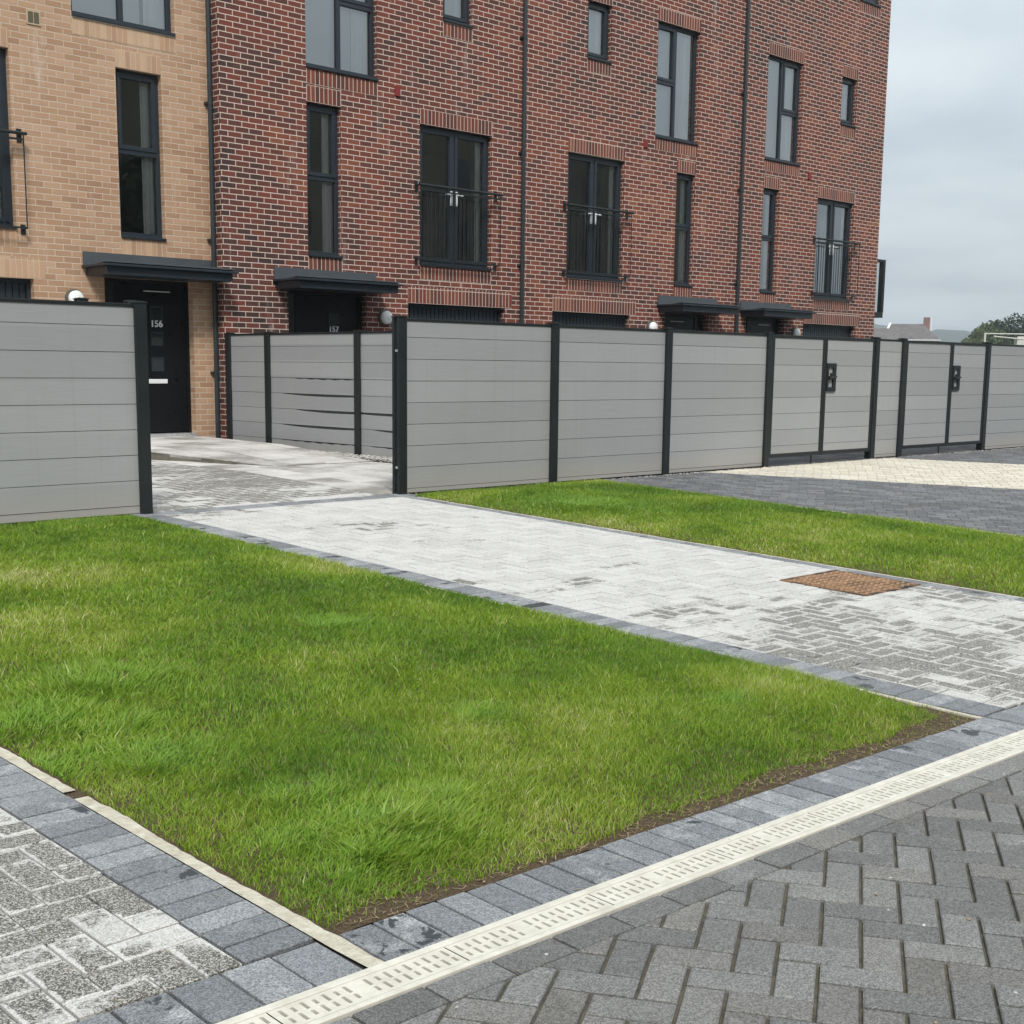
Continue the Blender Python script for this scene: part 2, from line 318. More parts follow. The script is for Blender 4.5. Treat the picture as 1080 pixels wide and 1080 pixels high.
# ---------------------------------------------------------------- mesh helpers
class MB:
    def __init__(s): s.v = []; s.f = []
    def quad(s, *p): i = len(s.v); s.v += [tuple(q) for q in p]; s.f.append(tuple(range(i, i + len(p))))
    def box(s, x0, x1, y0, y1, z0, z1, skip=''):
        i = len(s.v)
        s.v += [(x0, y0, z0), (x1, y0, z0), (x1, y1, z0), (x0, y1, z0), (x0, y0, z1), (x1, y0, z1), (x1, y1, z1), (x0, y1, z1)]
        s.f += [(i, i + 3, i + 2, i + 1), (i + 4, i + 5, i + 6, i + 7), (i, i + 1, i + 5, i + 4), (i + 2, i + 3, i + 7, i + 6), (i + 1, i + 2, i + 6, i + 5), (i + 3, i, i + 4, i + 7)]
        return s
    def prism(s, poly, a0, a1, axis='z'):      # polygon extruded along an axis
        n = len(poly); i = len(s.v)
        for a in (a0, a1):
            for p in poly:
                s.v.append({'z': (p[0], p[1], a), 'y': (p[0], a, p[1]), 'x': (a, p[0], p[1])}[axis])
        s.f.append(tuple(range(i, i + n))[::-1]); s.f.append(tuple(range(i + n, i + 2 * n)))
        for k in range(n): s.f.append((i + k, i + (k + 1) % n, i + n + (k + 1) % n, i + n + k))
        return s
    def cyl(s, p0, p1, r0, r1=None, n=12, caps=True):
        r1 = r0 if r1 is None else r1
        p0, p1 = Vector(p0), Vector(p1); d = (p1 - p0).normalized(); a = d.orthogonal().normalized(); b = d.cross(a); i = len(s.v)
        for p, r in ((p0, r0), (p1, r1)):
            for k in range(n):
                t = 2 * math.pi * k / n; s.v.append(tuple(p + (a * math.cos(t) + b * math.sin(t)) * r))
        for k in range(n): s.f.append((i + k, i + (k + 1) % n, i + n + (k + 1) % n, i + n + k))
        if caps: s.f.append(tuple(range(i, i + n))[::-1]); s.f.append(tuple(range(i + n, i + 2 * n)))
        return s
    def build(s, name, mat, parent=None, loc=(0, 0, 0), bevel=0.0, smooth=False, **tags):
        me = bpy.data.meshes.new(name); me.from_pydata([(a - loc[0], b - loc[1], c - loc[2]) for a, b, c in s.v], [], s.f)
        me.materials.append(M[mat] if isinstance(mat, str) else mat); me.update()
        import bmesh
        bm = bmesh.new(); bm.from_mesh(me); bmesh.ops.recalc_face_normals(bm, faces=bm.faces); bm.to_mesh(me); bm.free()
        if smooth: me.polygons.foreach_set('use_smooth', [True] * len(me.polygons))
        o = bpy.data.objects.new(name, me); COL.objects.link(o)
        if bevel:
            b = o.modifiers.new('bevel', 'BEVEL'); b.width = bevel; b.segments = 2; b.limit_method = 'ANGLE'; b.harden_normals = False
        if parent: 
            o.parent = parent; w = Vector((0, 0, 0)); q = parent
            while q: w = w + q.location; q = q.parent
            o.location = Vector(loc) - w
        else: o.location = loc
        for k, v in tags.items(): o[k] = v
        return o
def thing(name, loc, label, cat, group=None):
    o = bpy.data.objects.new(name, None); COL.objects.link(o); o.location = loc; o.empty_display_size = 0.2
    o['label'] = label; o['category'] = cat
    if group: o['group'] = group
    return o
def zg(y): return 0.0305 * min(max(y - 2.45, 0.0), 9.35)

# ---------------------------------------------------------------- ground sheets
m = MB(); ys = [-900, -40, 2.45, 11.8, 60, 1750]; xs = [-900, -30, 60, 1750]
for j in range(5):
    for i in range(3):
        z0, z1 = zg(ys[j]) - 0.09, zg(ys[j + 1]) - 0.09
        m.quad((xs[i], ys[j], z0), (xs[i + 1], ys[j], z0), (xs[i + 1], ys[j + 1], z1), (xs[i], ys[j + 1], z1))
m.build('ground', 'far', kind='structure')
def sheet(name, poly, mat, dz, thick=0.06):   # sheet that follows the slope (split at Y=2.45 by the caller)
    m = MB(); top = [(x, y, zg(y) + dz) for x, y in poly]; m.quad(*top); return m.build(name, mat, kind='structure')

def yc(x): return 2.295 - 0.036 * (x - 2.0)          # far edge of the drain channel
def clip(poly, a, b, c):                             # keep a*x+b*y<=c
    out = []
    for i in range(len(poly)):
        p, q = poly[i], poly[(i + 1) % len(poly)]
        dp, dq = a * p[0] + b * p[1] - c, a * q[0] + b * q[1] - c
        if dp <= 1e-9: out.append(p)
        if (dp < -1e-9 and dq > 1e-9) or (dp > 1e-9 and dq < -1e-9):
            t = dp / (dp - dq); out.append((p[0] + t * (q[0] - p[0]), p[1] + t * (q[1] - p[1])))
    return out
def area(p): return 0.5 * sum(p[i][0] * p[(i + 1) % len(p)][1] - p[(i + 1) % len(p)][0] * p[i][1] for i in range(len(p)))
def planes(poly):
    if area(poly) < 0: poly = poly[::-1]
    r = []
    for i in range(len(poly)):
        p, q = poly[i], poly[(i + 1) % len(poly)]; dx, dy = q[0] - p[0], q[1] - p[1]; L = math.hypot(dx, dy)
        r.append((dy / L, -dx / L, (dy * p[0] - dx * p[1]) / L))
    return r
class Paving:
    def __init__(s): s.v = []; s.f = []; s.uv = []; s.rn = []
    def block(s, cx, cy, l, w, ang, region=None, gl=0.004, gw=0.004, zf=zg, bev=0.004, lift=0.0015, depth=0.03):
        c_, s_ = math.cos(ang), math.sin(ang); hl, hw = (l - gl) / 2, (w - gw) / 2
        hl -= random.random() * 0.0008; hw -= random.random() * 0.0008
        poly = [(cx + c_ * u - s_ * v, cy + s_ * u + c_ * v) for u, v in ((-hl, -hw), (hl, -hw), (hl, hw), (-hl, hw))]
        if region:
            for pl in region:
                poly = clip(poly, *pl)
                if len(poly) < 3: return
        if abs(area(poly)) < 0.0006: return
        n = len(poly); r = (random.random(), random.random(), random.random()); dz = (random.random() - 0.5) * lift * 2
        tx, ty = (random.random() - 0.5) * 0.008, (random.random() - 0.5) * 0.008
        def zz(x, y): return zf(y) + dz + (x - cx) * tx + (y - cy) * ty
        def uv(x, y): return ((c_ * (x - cx) + s_ * (y - cy)) / (2 * hl) + 0.5, (-s_ * (x - cx) + c_ * (y - cy)) / (2 * hw) + 0.5)
        i = len(s.v); ins = []
        gx = sum(p[0] for p in poly) / n; gy = sum(p[1] for p in poly) / n
        for p in poly:
            d = math.hypot(p[0] - gx, p[1] - gy) or 1; k = max(0, 1 - bev * 1.3 / d); ins.append((gx + (p[0] - gx) * k, gy + (p[1] - gy) * k))
        for p in ins: s.v.append((p[0], p[1], zz(*p)))
        for p in poly: s.v.append((p[0], p[1], zz(*p) - bev * 0.7))
        for p in poly: s.v.append((p[0], p[1], zz(*p) - depth))
        def face(ix, pts): 
            s.f.append(tuple(ix)); s.uv += [uv(*q) for q in pts]; s.rn += [r] * len(ix)
        face(range(i, i + n), ins)
        for k in range(n):
            k2 = (k + 1) % n
            face((i + n + k, i + n + k2, i + k2, i + k), (poly[k], poly[k2], ins[k2], ins[k]))
            face((i + 2 * n + k, i + 2 * n + k2, i + n + k2, i + n + k), (poly[k], poly[k2], poly[k2], poly[k]))
    def build(s, name, mat, **tags):
        me = bpy.data.meshes.new(name); me.from_pydata(s.v, [], s.f); me.materials.append(M[mat])
        uvl = me.uv_layers.new(name='UVMap'); uvl.data.foreach_set('uv', np.array(s.uv, dtype=np.float32).ravel())
        ca = me.color_attributes.new('rnd', 'FLOAT_COLOR', 'CORNER')
        a = np.ones((len(s.rn), 4), dtype=np.float32); a[:, :3] = np.array(s.rn); ca.data.foreach_set('color', a.ravel())
        me.update(); o = bpy.data.objects.new(name, me); COL.objects.link(o); o['kind'] = 'structure'
        for k, v in tags.items(): o[k] = v
        return o
    def herring(s, poly, ang=0.0, origin=(0, 0), a=0.1, **kw):     # 90 degree herringbone with blocks 2a x a
        reg = planes(poly); xs = [p[0] for p in poly]; ys = [p[1] for p in poly]
        R = math.hypot(max(xs) - min(xs), max(ys) - min(ys)) / 2 + 0.4; cx, cy = (max(xs) + min(xs)) / 2, (max(ys) + min(ys)) / 2
        c_, s_ = math.cos(ang), math.sin(ang)
        gl, gw = kw.pop('gx', 0.0065), kw.pop('gy', 0.0065)       # joint across local x / local y
        N = int(R / a) + 4
        ox = (c_ * (cx - origin[0]) + s_ * (cy - origin[1])) / a; oy = (-s_ * (cx - origin[0]) + c_ * (cy - origin[1])) / a
        for j in range(int(oy) - N, int(oy) + N):
            for i in range(int(ox) - N, int(ox) + N):
                r = (i - j) % 4
                if r == 0: bx, by, h = (i + 1) * a, (j + .5) * a, 0      # horizontal: cells i, i+1
                elif r == 3: bx, by, h = (i + .5) * a, (j + 1) * a, 1    # vertical: cells j, j+1
                else: continue
                X, Y = origin[0] + c_ * bx - s_ * by, origin[1] + s_ * bx + c_ * by
                if X < min(xs) - .2 or X > max(xs) + .2 or Y < min(ys) - .2 or Y > max(ys) + .2: continue
                if h: s.block(X, Y, 2 * a, a, ang + math.pi / 2, reg, gl=gy_(gw), gw=gl, **kw)
                else: s.block(X, Y, 2 * a, a, ang, reg, gl=gl, gw=gw, **kw)
def gy_(x): return x
def row(P, p0, p1, width, pitch, side, **kw):       # blocks laid side by side along p0->p1; width measured to the left(+)/right(-)
    p0, p1 = Vector(p0), Vector(p1); d = (p1 - p0); L = d.length; d.normalize(); nrm = Vector((-d.y, d.x)) * side
    k = 0.0; ang = math.atan2(nrm.y, nrm.x)
    while k < L - pitch * 0.3:
        c = p0 + d * (k + pitch / 2) + nrm * (width / 2); P.block(c.x, c.y, width, pitch, ang, **kw); k += pitch

BX0, BX1 = 1.86, 5.07       # front lawn
PX0, PX1 = 5.07, 7.86       # path (light)
RX0, RX1 = 7.86, 10.50      # right lawn
YFN = 9.42                  # fence line
# beds below the blocks
def bed(name, x0, x1, y0, y1, mat, dz=-0.012):
    m = MB(); cuts = sorted({y0, y1} | {c for c in (2.45, 11.8) if y0 < c < y1})
    for a, b in zip(cuts[:-1], cuts[1:]): m.quad((x0, a, zg(a) + dz), (x1, a, zg(a) + dz), (x1, b, zg(b) + dz), (x0, b, zg(b) + dz))
    return m.build(name, mat, kind='structure')
bed('road_bed', -6, 14, -6, 2.22, 'sand', -0.011)
bed('left_path_bed', -6, BX0, 2.22, 9.4, 'joint')
bed('front_border_bed', BX0 + .001, 22, 2.22, 2.5, 'joint')
bed('path_bed', 5.0, 7.9, 2.5, 9.5, 'joint', -0.0125)
bed('court_bed', 3.0, 10.0, 9.5, 16.2, 'joint', -0.018)
bed('parking_bed', 10.5, 30, 2.5, 16.0, 'joint', -0.0115)

# road herringbone (30 degrees), one stretcher row along the channel
P = Paving()
W_CH = 0.145
def chan(x, off): return (x, yc(x) - off)
p0, p1 = chan(-1.0, W_CH + 0.003), chan(12.0, W_CH + 0.003)
dd = Vector(p1) - Vector(p0); Lr = dd.length; dd.normalize(); nn = Vector((dd.y, -dd.x)); k = 0
while k < Lr:
    c = Vector(p0) + dd * (k + .1) + nn * 0.052; P.block(c.x, c.y, 0.2, 0.1, math.atan2(dd.y, dd.x)); k += 0.203
q0 = Vector(p0) + nn * 0.106; q1 = Vector(p1) + nn * 0.106
P.herring([(q0.x, q0.y), (-1.5, -1.0), (9.0, -1.0), (q1.x, q1.y)], ang=math.radians(31), origin=(2.03, 1.02), a=0.0985, gx=0.0075, gy=0.0085, bev=0.005)
P.build('road', 'pr')

# left path: herringbone field, border course beside the lawn and along the channel
P = Paving(); Pb = Paving()
P.herring([(-3, yc(-3) + 0.215), (1.60, yc(1.6) + 0.215), (1.60, 9.3), (-3, 9.3)], 0.0, (1.6, 2.51), a=0.1015)
row(Pb, (1.605, yc(1.6) + .213), (1.605, 9.3), 0.2, 0.1015, -1, gw=0.0085)
row(Pb, chan(1.797 - 0.135 * 35, -0.006), chan(1.797, -0.006), 0.2, 0.135, 1, gw=0.008)
row(Pb, chan(1.855, -0.006), chan(5.03, -0.006), 0.2, 0.1035, 1, gw=0.009)
row(Pb, chan(5.075, -0.006), chan(20, -0.006), 0.2, 0.1035, 1)
# main path
y0 = yc(6.4) + 0.215
P.herring([(PX0 + .212, yc(5.2) + .212), (PX1 - .155, yc(7.7) + .212), (PX1 - .155, 9.32), (PX0 + .212, 9.32)], 0.0, (PX0 + .21, 2.4), a=0.1015, gx=0.0095, gy=0.0095)
row(Pb, (PX0 + .007, yc(5.1) + .212), (PX0 + .007, 9.3), 0.2, 0.1015, -1)
row(Pb, (PX1 - .150, yc(7.8) + .212), (PX1 - .150, 9.3), 0.1, 0.2, -1)
row(Pb, (PX0, 9.325), (PX1, 9.325), 0.2, 0.1015, 1)
# court behind the fence line
for pg in ([(3.2, 9.535), (7.62, 9.535), (7.62, 14.06), (3.2, 14.06)], [(3.2, 14.06), (7.18, 14.06), (7.18, 16.1), (3.2, 16.1)]): P.herring(pg, 0.0, (PX0 + .21, 2.4), a=0.1015, bev=0.003)
P.build('path_paving', 'pl'); Pb.build('border_paving', 'pb')

# parking court: dark blocks with a diagonal cream band
th = math.radians(-57)
cA, cB = (12.44, 9.21), (16.45, 9.45)
dv = (math.cos(th), math.sin(th))
def band(p, q, L=9): return [p, q, (q[0] + dv[0] * L, q[1] + dv[1] * L), (p[0] + dv[0] * L, p[1] + dv[1] * L)]
pkreg = [(10.56, 2.52), (26, 2.52), (26, 9.40), (10.56, 9.40)]
bkreg = [(10.1, 9.53), (27, 9.53), (27, 15.9), (10.1, 15.9)]
cream = clip(clip(band(cA, cB), 0, -1, -2.53), 0, 1, 9.40)
Pc = Paving(); Pd = Paving()
nl = (dv[1], -dv[0])       # normal of the band edges
cl = nl[0] * cA[0] + nl[1] * cA[1]; cr_ = nl[0] * cB[0] + nl[1] * cB[1]
if cl > cr_: sg = 1
else: sg = -1
leftpart = clip(pkreg, -sg * nl[0], -sg * nl[1], -sg * cl - 0.003)
rightpart = clip(pkreg, sg * nl[0], sg * nl[1], sg * cr_ - 0.003)
mid = clip(clip(pkreg, sg * nl[0], sg * nl[1], sg * cl), -sg * nl[0], -sg * nl[1], -sg * cr_)
def stretch(P, poly, ang, a=0.12, l=0.16, **kw):
    reg = planes(poly); xs = [p[0] for p in poly]; ys = [p[1] for p in poly]; c_, s_ = math.cos(ang), math.sin(ang)
    us = [c_ * x + s_ * y for x, y in poly]; vs = [-s_ * x + c_ * y for x, y in poly]; v = min(vs); j = 0
    while v < max(vs):
        u = min(us) - l * (0.5 if j % 2 else 0.0) - random.random() * 0.03
        while u < max(us) + l:
            P.block(c_ * (u + l / 2) - s_ * (v + a / 2), s_ * (u + l / 2) + c_ * (v + a / 2), l, a, ang, reg, **kw); u += l
        v += a; j += 1
stretch(Pd, leftpart, th, 0.12, 0.18, bev=0.003); stretch(Pd, rightpart, th, 0.12, 0.18, bev=0.003)
stretch(Pc, mid, th, 0.14, 0.21, gl=0.008, gw=0.008, bev=0.003)
stretch(Pd, bkreg, 0.0, 0.2, 0.4, bev=0.003); Pd.build('parking_paving', 'pp'); Pc.build('cream_paving', 'pc')

# slabs and door ramp of house 156
def zr(y): return 0.296 + 0.100 * min(max((y - 12.18) / 1.85, 0), 1) + 0.012 * min(max((y - 14) / 2, 0), 1)
Ps = Paving()
def slabs(poly, zf, ox):
    reg = planes(poly); y = 9.56
    while y < 16.1:
        x = ox
        while x < 9.7:
            Ps.block(x + .225, y + .225, 0.45, 0.45, 0, reg, gl=0.020, gw=0.020, zf=zf, lift=0.002, depth=0.04); x += 0.45
        y += 0.45
slabs([(7.63, 9.56), (9.62, 9.56), (9.62, 12.17), (7.63, 12.17)], zg, 7.63)
slabs([(7.63, 12.17), (8.30, 12.17), (7.63, 14.05)], lambda y: zg(y) + .001, 7.63)
RP = [(8.285, 12.19), (9.62, 12.19), (9.62, 16.18), (7.30, 16.18), (7.30, 15.0)]
slabs(RP, zr, 7.18)
Ps.build('slab_path', 'ps')
m = MB()
for k in range(len(RP)):
    p, q = RP[k], RP[(k + 1) % len(RP)]; N_ = 12
    for i in range(N_):
        a_ = (p[0] + (q[0] - p[0]) * i / N_, p[1] + (q[1] - p[1]) * i / N_); b_ = (p[0] + (q[0] - p[0]) * (i + 1) / N_, p[1] + (q[1] - p[1]) * (i + 1) / N_)
        m.quad((a_[0], a_[1], .2), (b_[0], b_[1], .2), (b_[0], b_[1], zr(b_[1]) - .012), (a_[0], a_[1], zr(a_[1]) - .012))
for (a_, b_) in ((12.19, 14.03), (14.03, 16.18)):
    xl = lambda y: 8.285 + (7.30 - 8.285) * min(1, (y - 12.19) / 2.81)
    m.quad((xl(a_), a_, zr(a_) - .02), (9.62, a_, zr(a_) - .02), (9.62, b_, zr(b_) - .02), (xl(b_), b_, zr(b_) - .02))
m.build('ramp_bed', 'rampside', kind='structure')
# threshold platform beneath the walls
# ragged mortar haunch strips beside the lawns
def haunch(name, x0, x1, ya, yb, top=-0.001, ragside=1):
    m = MB(); y = ya; pts = []
    n = int((yb - ya) / 0.022); w = x1 - x0
    r = 0.0
    for i in range(n + 1):
        yy = ya + (yb - ya) * i / n; r = r * 0.8 + random.uniform(-1.1, 0.9) * 0.0035
        pts.append((yy, r))
    for (ya_, r0), (yb_, r1) in zip(pts[:-1], pts[1:]):
        a0, a1 = (x0, x1 + r0) if ragside > 0 else (x0 - r0, x1); b0, b1 = (x0, x1 + r1) if ragside > 0 else (x0 - r1, x1)
        za, zb = zg(ya_) + top, zg(yb_) + top
        m.quad((a0, ya_, za), (a1, ya_, za - .001), (b1, yb_, zb - .001), (b0, yb_, zb))
        if ragside > 0: m.quad((a1, ya_, za - .001), (a1, ya_, za - .04), (b1, yb_, zb - .04), (b1, yb_, zb - .001))
        else: m.quad((a0, ya_, za), (a0, ya_, za - .04), (b0, yb_, zb - .04), (b0, yb_, zb))
    return m.build(name, 'mortar', kind='structure')
haunch('mortar_edging', 1.8035, 1.850, yc(1.84) + .003, 3.80); haunch('mortar_edging', 1.8035, 1.850, 3.875, 9.3)
haunch('mortar_edging', 5.037, 5.066, yc(5.05) + .003, 3.6, ragside=-1); haunch('mortar_edging', 5.045, 5.066, 3.9, 9.3, ragside=-1)
haunch('mortar_edging', 7.815, 7.85, yc(7.85) + .003, 9.25); haunch('mortar_edging', 10.47, 10.55, 2.6, 9.3, ragside=-1)

# ---------------------------------------------------------------- drain channel
ch = thing('drain_channel', (2.0, yc(2.0), 0), 'long cream slotted drainage channel set in the paving along the lawn edge', 'drain')
ca_ = math.atan2(-0.036, 1); cc, ss = math.cos(ca_), math.sin(ca_)
def cpt(u, v, z): # u along, v across (towards the road), local to channel
    return (2.0 + cc * u + ss * v, yc(2.0) + ss * u - cc * v, z)
def grate(u0, ncell=17, pitch=0.0285):
    g = MB(); top = 0.0015; low = -0.014
    def q(a, b, c, d, z=top): g.quad(cpt(a, c, z), cpt(b, c, z), cpt(b, d, z), cpt(a, d, z))
    L = ncell * pitch + 0.013
    q(u0, u0 + L, 0.028, 0.034); q(u0, u0 + L, 0.118, 0.124); 
    q(u0, u0 + 0.009, 0.034, 0.118); q(u0 + L - 0.004, u0 + L, 0.034, 0.118)
    u = u0 + 0.009
    for i in range(ncell):
        if i % 2: s1, s2 = (0.044, 0.067), (0.077, 0.113)
        else: s1, s2 = (0.038, 0.073), (0.083, 0.107)
        a, b, c, d = u, u + 0.0095, u + 0.0190, u + pitch
        blank = i == ncell // 2 - 1
        q(a, b, 0.034, 0.118); q(c, d, 0.034, 0.118)
        cuts = [0.034, s1[0], s1[1], s2[0], s2[1], 0.118]
        for k in range(5):
            if k % 2 == 0 or blank: q(b, c, cuts[k], cuts[k + 1])
            else:
                v0, v1 = cuts[k], cuts[k + 1]
                for (x1, y1, x2, y2) in ((b, v0, c, v0), (c, v0, c, v1), (c, v1, b, v1), (b, v1, b, v0)):
                    g.quad(cpt(x1, y1, top), cpt(x2, y2, top), cpt(x2, y2, low), cpt(x1, y1, low))
        u += pitch
    g.build('grate', 'channel', ch); return L
u = -3.0 
while u < 10.5: u += grate(u) + 0.0035
r = MB()
def cbox(v0, v1, z0, z1, u0=-3.0, u1=12.0):
    ps = [cpt(u0, v0, z0), cpt(u1, v0, z0), cpt(u1, v1, z0), cpt(u0, v1, z0), cpt(u0, v0, z1), cpt(u1, v0, z1), cpt(u1, v1, z1), cpt(u0, v1, z1)]
    i = len(r.v); r.v += ps; r.f += [(i, i + 3, i + 2, i + 1), (i + 4, i + 5, i + 6, i + 7), (i, i + 1, i + 5, i + 4), (i + 2, i + 3, i + 7, i + 6), (i + 1, i + 2, i + 6, i + 5), (i + 3, i, i + 4, i + 7)]
cbox(0.0, 0.0265, -0.05, 0.004); cbox(0.1255, 0.145, -0.05, 0.0035)
r.build('rim', 'channel', ch, bevel=0.003)
r = MB(); cbox(0.027, 0.125, -0.06, -0.016); r.build('trough', 'chdark', ch)

# ---------------------------------------------------------------- rusty cover
mc = thing('manhole_cover', (7.37, 4.42, zg(4.42)), 'rusty brown rectangular manhole cover set in the light paved path', 'manhole cover')
def mz(y, d): return zg(y) + d
m = MB(); X0, X1, Y0, Y1 = 7.03, 7.68, 4.10, 4.73
def slab(m, x0, x1, y0, y1, d0, d1):
    i = len(m.v); m.v += [(x0, y0, mz(y0, d0)), (x1, y0, mz(y0, d0)), (x1, y1, mz(y1, d0)), (x0, y1, mz(y1, d0)), (x0, y0, mz(y0, d1)), (x1, y0, mz(y0, d1)), (x1, y1, mz(y1, d1)), (x0, y1, mz(y1, d1))]
    m.f += [(i, i + 3, i + 2, i + 1), (i + 4, i + 5, i + 6, i + 7), (i, i + 1, i + 5, i + 4), (i + 2, i + 3, i + 7, i + 6), (i + 1, i + 2, i + 6, i + 5), (i + 3, i, i + 4, i + 7)]
slab(m, X0 + .02, (X0 + X1) / 2 - .003, Y0 + .02, Y1 - .02, -.02, .004); slab(m, (X0 + X1) / 2 + .003, X1 - .02, Y0 + .02, Y1 - .02, -.02, .004)
m.build('plate', 'rust', mc)
m = MB(); slab(m, X0, X1, Y0, Y0 + .017, -.02, .006); slab(m, X0, X1, Y1 - .017, Y1, -.02, .006); slab(m, X0, X0 + .017, Y0 + .018, Y1 - .018, -.02, .006); slab(m, X1 - .017, X1, Y0 + .018, Y1 - .018, -.02, .006)
m.build('cover_frame', 'rust', mc)
m = MB()
for i in range(17):
    for j in range(11):
        x = X0 + .035 + i * .0355; y = Y0 + .045 + j * .052; s_ = 1 if (i + j) % 2 else -1
        if x > X1 - .03 or y > Y1 - .035: continue
        dx_, dy_ = 0.017, 0.017 * s_; wx, wy = -dy_ * .28, dx_ * .28
        m.quad(*[(x + a, y + b, mz(y + b, .0085)) for a, b in ((-dx_ - wx, -dy_ - wy), (dx_ - wx, dy_ - wy), (dx_ + wx, dy_ + wy), (-dx_ + wx, -dy_ + wy))])
        i0 = len(m.v) - 4; m.v += [(a, b, c - .005) for a, b, c in m.v[i0:i0 + 4]]
        for k in range(4): m.f.append((i0 + k, i0 + (k + 1) % 4, i0 + 4 + (k + 1) % 4, i0 + 4 + k))
m.build('tread_ribs', 'rustrib', mc)

# ---------------------------------------------------------------- lawns
def fnoise(x, y, sc, seed):
    r = np.random.default_rng(seed); v = np.zeros_like(x); amp = 1.0; tot = 0
    for o in range(4):
        for k in range(5):
            a = r.uniform(0, 2 * np.pi); ph = r.uniform(0, 6.28); f = sc * (2 ** o) * r.uniform(.7, 1.3)
            v += amp * np.sin((np.cos(a) * x + np.sin(a) * y) * f * 6.28 + ph) / 5
        tot += amp; amp *= .6
    return v / tot * 1.6
def soil_z(x, y, x0, x1, y0, y1):
    e = np.minimum(np.minimum(x - x0, x1 - x), np.minimum(y - y0, y1 - y))
    return 0.0305 * np.clip(y - 2.45, 0, 9.35) - 0.008 + 0.035 * np.clip(e / 0.5, 0, 1) + 0.010 * fnoise(x, y, .5, 3) * np.clip(e / .2, 0, 1)
def lawn(name, x0, x1, yfront, y1, zones, label, tufts, seed):
    # soil sheet
    nx, ny = 60, 120; m = MB(); r = np.random.default_rng(seed)
    gx = np.linspace(x0 - .052, x1, nx); P_ = []
    for j in range(ny):
        for i in range(nx):
            yf = yfront(gx[i]); y = yf + (y1 - yf) * j / (ny - 1); P_.append((gx[i], y))
    P_ = np.array(P_); Z = soil_z(P_[:, 0], P_[:, 1], x0, x1, 2.45, y1) + 0.003 * r.standard_normal(len(P_))
    m.v = [(a, b, c) for (a, b), c in zip(P_.tolist(), Z.tolist())]
    m.f = [(j * nx + i, j * nx + i + 1, (j + 1) * nx + i + 1, (j + 1) * nx + i) for j in range(ny - 1) for i in range(nx - 1)]
    m.build('soil', 'soil', smooth=True, kind='structure')
    B = []
    for (ya, yb, dens, wd) in zones:
        n = int((x1 - x0) * (yb - ya) * dens); x = r.uniform(x0, x1, n); y = r.uniform(ya, yb, n)
        B.append(np.stack([x, y, np.full(n, wd), np.ones(n)], 1))
    B = np.concatenate(B)
    x, y = B[:, 0], B[:, 1]
    ef = y - (yfront(x)); el = x - x0; er = x1 - x; eb = y1 - y
    ragged = 0.045 + 0.045 * fnoise(x, y, 1.6, 11) + .05 * np.clip(x - 2.9, 0, 1) * (x1 < 6); raggedl = 0.0 + 0.03 * fnoise(x, y, 2.1, 12)
    keep = (ef > ragged) & (el > raggedl - 0.01) & (er > (0.17 * np.clip(1 - ef / .7, 0, 1) + .03 * fnoise(x, y, 2.3, 13)) * (x1 < 6)) & (eb > -0.03)
    bald = fnoise(x, y, 1.1, 31); keep &= ~((bald > 0.95) & (r.random(len(x)) < .12))
    keep |= (ef > 0.01) & (el > 0.0) & (er > 0.0) & (eb > 0) & (r.random(len(x)) < .06)
    B = B[keep]; x, y = B[:, 0], B[:, 1]; n = len(x); ef, el = y - yfront(x), x - x0
    edge = np.clip(np.minimum(ef - .05, el) / .28, 0.25, 1)
    patch = fnoise(x, y, .55, 21); p2 = fnoise(x, y, 2.4, 22); p3 = fnoise(x, y, .22, 23)
    h = 0.036 * (1 + 0.36 * p2 + .20 * patch) * (0.55 + 0.45 * edge) * r.uniform(.55, 1.25, n)
    tint = 0.56 + 0.32 * p3 + 0.34 * patch + 0.08 * p2 + 0.11 * r.standard_normal(n)
    lean = 0.35 + .35 * np.abs(r.standard_normal(n)) 
    la = r.uniform(0, 2 * np.pi, n); cohere = fnoise(x, y, 1.2, 41) * 3; la = np.where(r.random(n) < .18, cohere, la)
    wdt = B[:, 2] * r.uniform(.7, 1.3, n)
    for (tx, ty, tr, th_, tt) in tufts:
        d = np.hypot(x - tx, (y - ty)); w = np.exp(-(d / tr) ** 2); w *= (0.6 + .6 * r.random(n)) * (0.45 + .9 * np.clip(.5 + .8 * fnoise(x, y, 4.5, 71 + int(tx * 10)), 0, 1))
        h = h * (1 + w * th_); tint = tint * (1 - np.clip(w * .8, 0, .8)) + tt * np.clip(w * .8, 0, .8) + .04 * w * r.standard_normal(n)
        wdt = wdt * (1 + .6 * w); lean = lean + .25 * w * r.random(n); la = np.where(w > .25, np.arctan2(y - ty, x - tx + .12) + 1.0 * r.standard_normal(n), la)
    cool = np.zeros(n)
    for (tx, ty, tr, th_, tt) in tufts: cool = np.maximum(cool, np.exp(-(np.hypot(x - tx, y - ty) / (tr * 1.1)) ** 2) * .62 * (0.55 + .9 * np.clip(.5 + fnoise(x, y, 5.0, 61), 0, 1)))
    cool = np.clip(cool + .25 * np.clip(fnoise(x, y, .8, 51), 0, 1), 0, .85) * r.uniform(.6, 1, n)
    bright = r.random(n) < .13; tint = tint + bright * .22; tint = tint - (r.random(n) < .25) * .14
    dead = (r.random(n) < .03 + .10 * np.clip(.22 - ef, 0, .2) * 5 + .06 * np.clip(.1 - el, 0, .1) * 10)
    flower = r.random(n) < .004 * np.clip(patch + .5, 0, 2)
    h = np.where(flower, h * 1.6, h); tint = np.where(flower, 0.97, tint)
    z = soil_z(x, y, x0, x1, 2.45, y1) - .004
    ba = r.uniform(0, 2 * np.pi, n); bx, by = np.cos(ba) * wdt / 2, np.sin(ba) * wdt / 2
    lx, ly = np.cos(la) * lean * h, np.sin(la) * lean * h
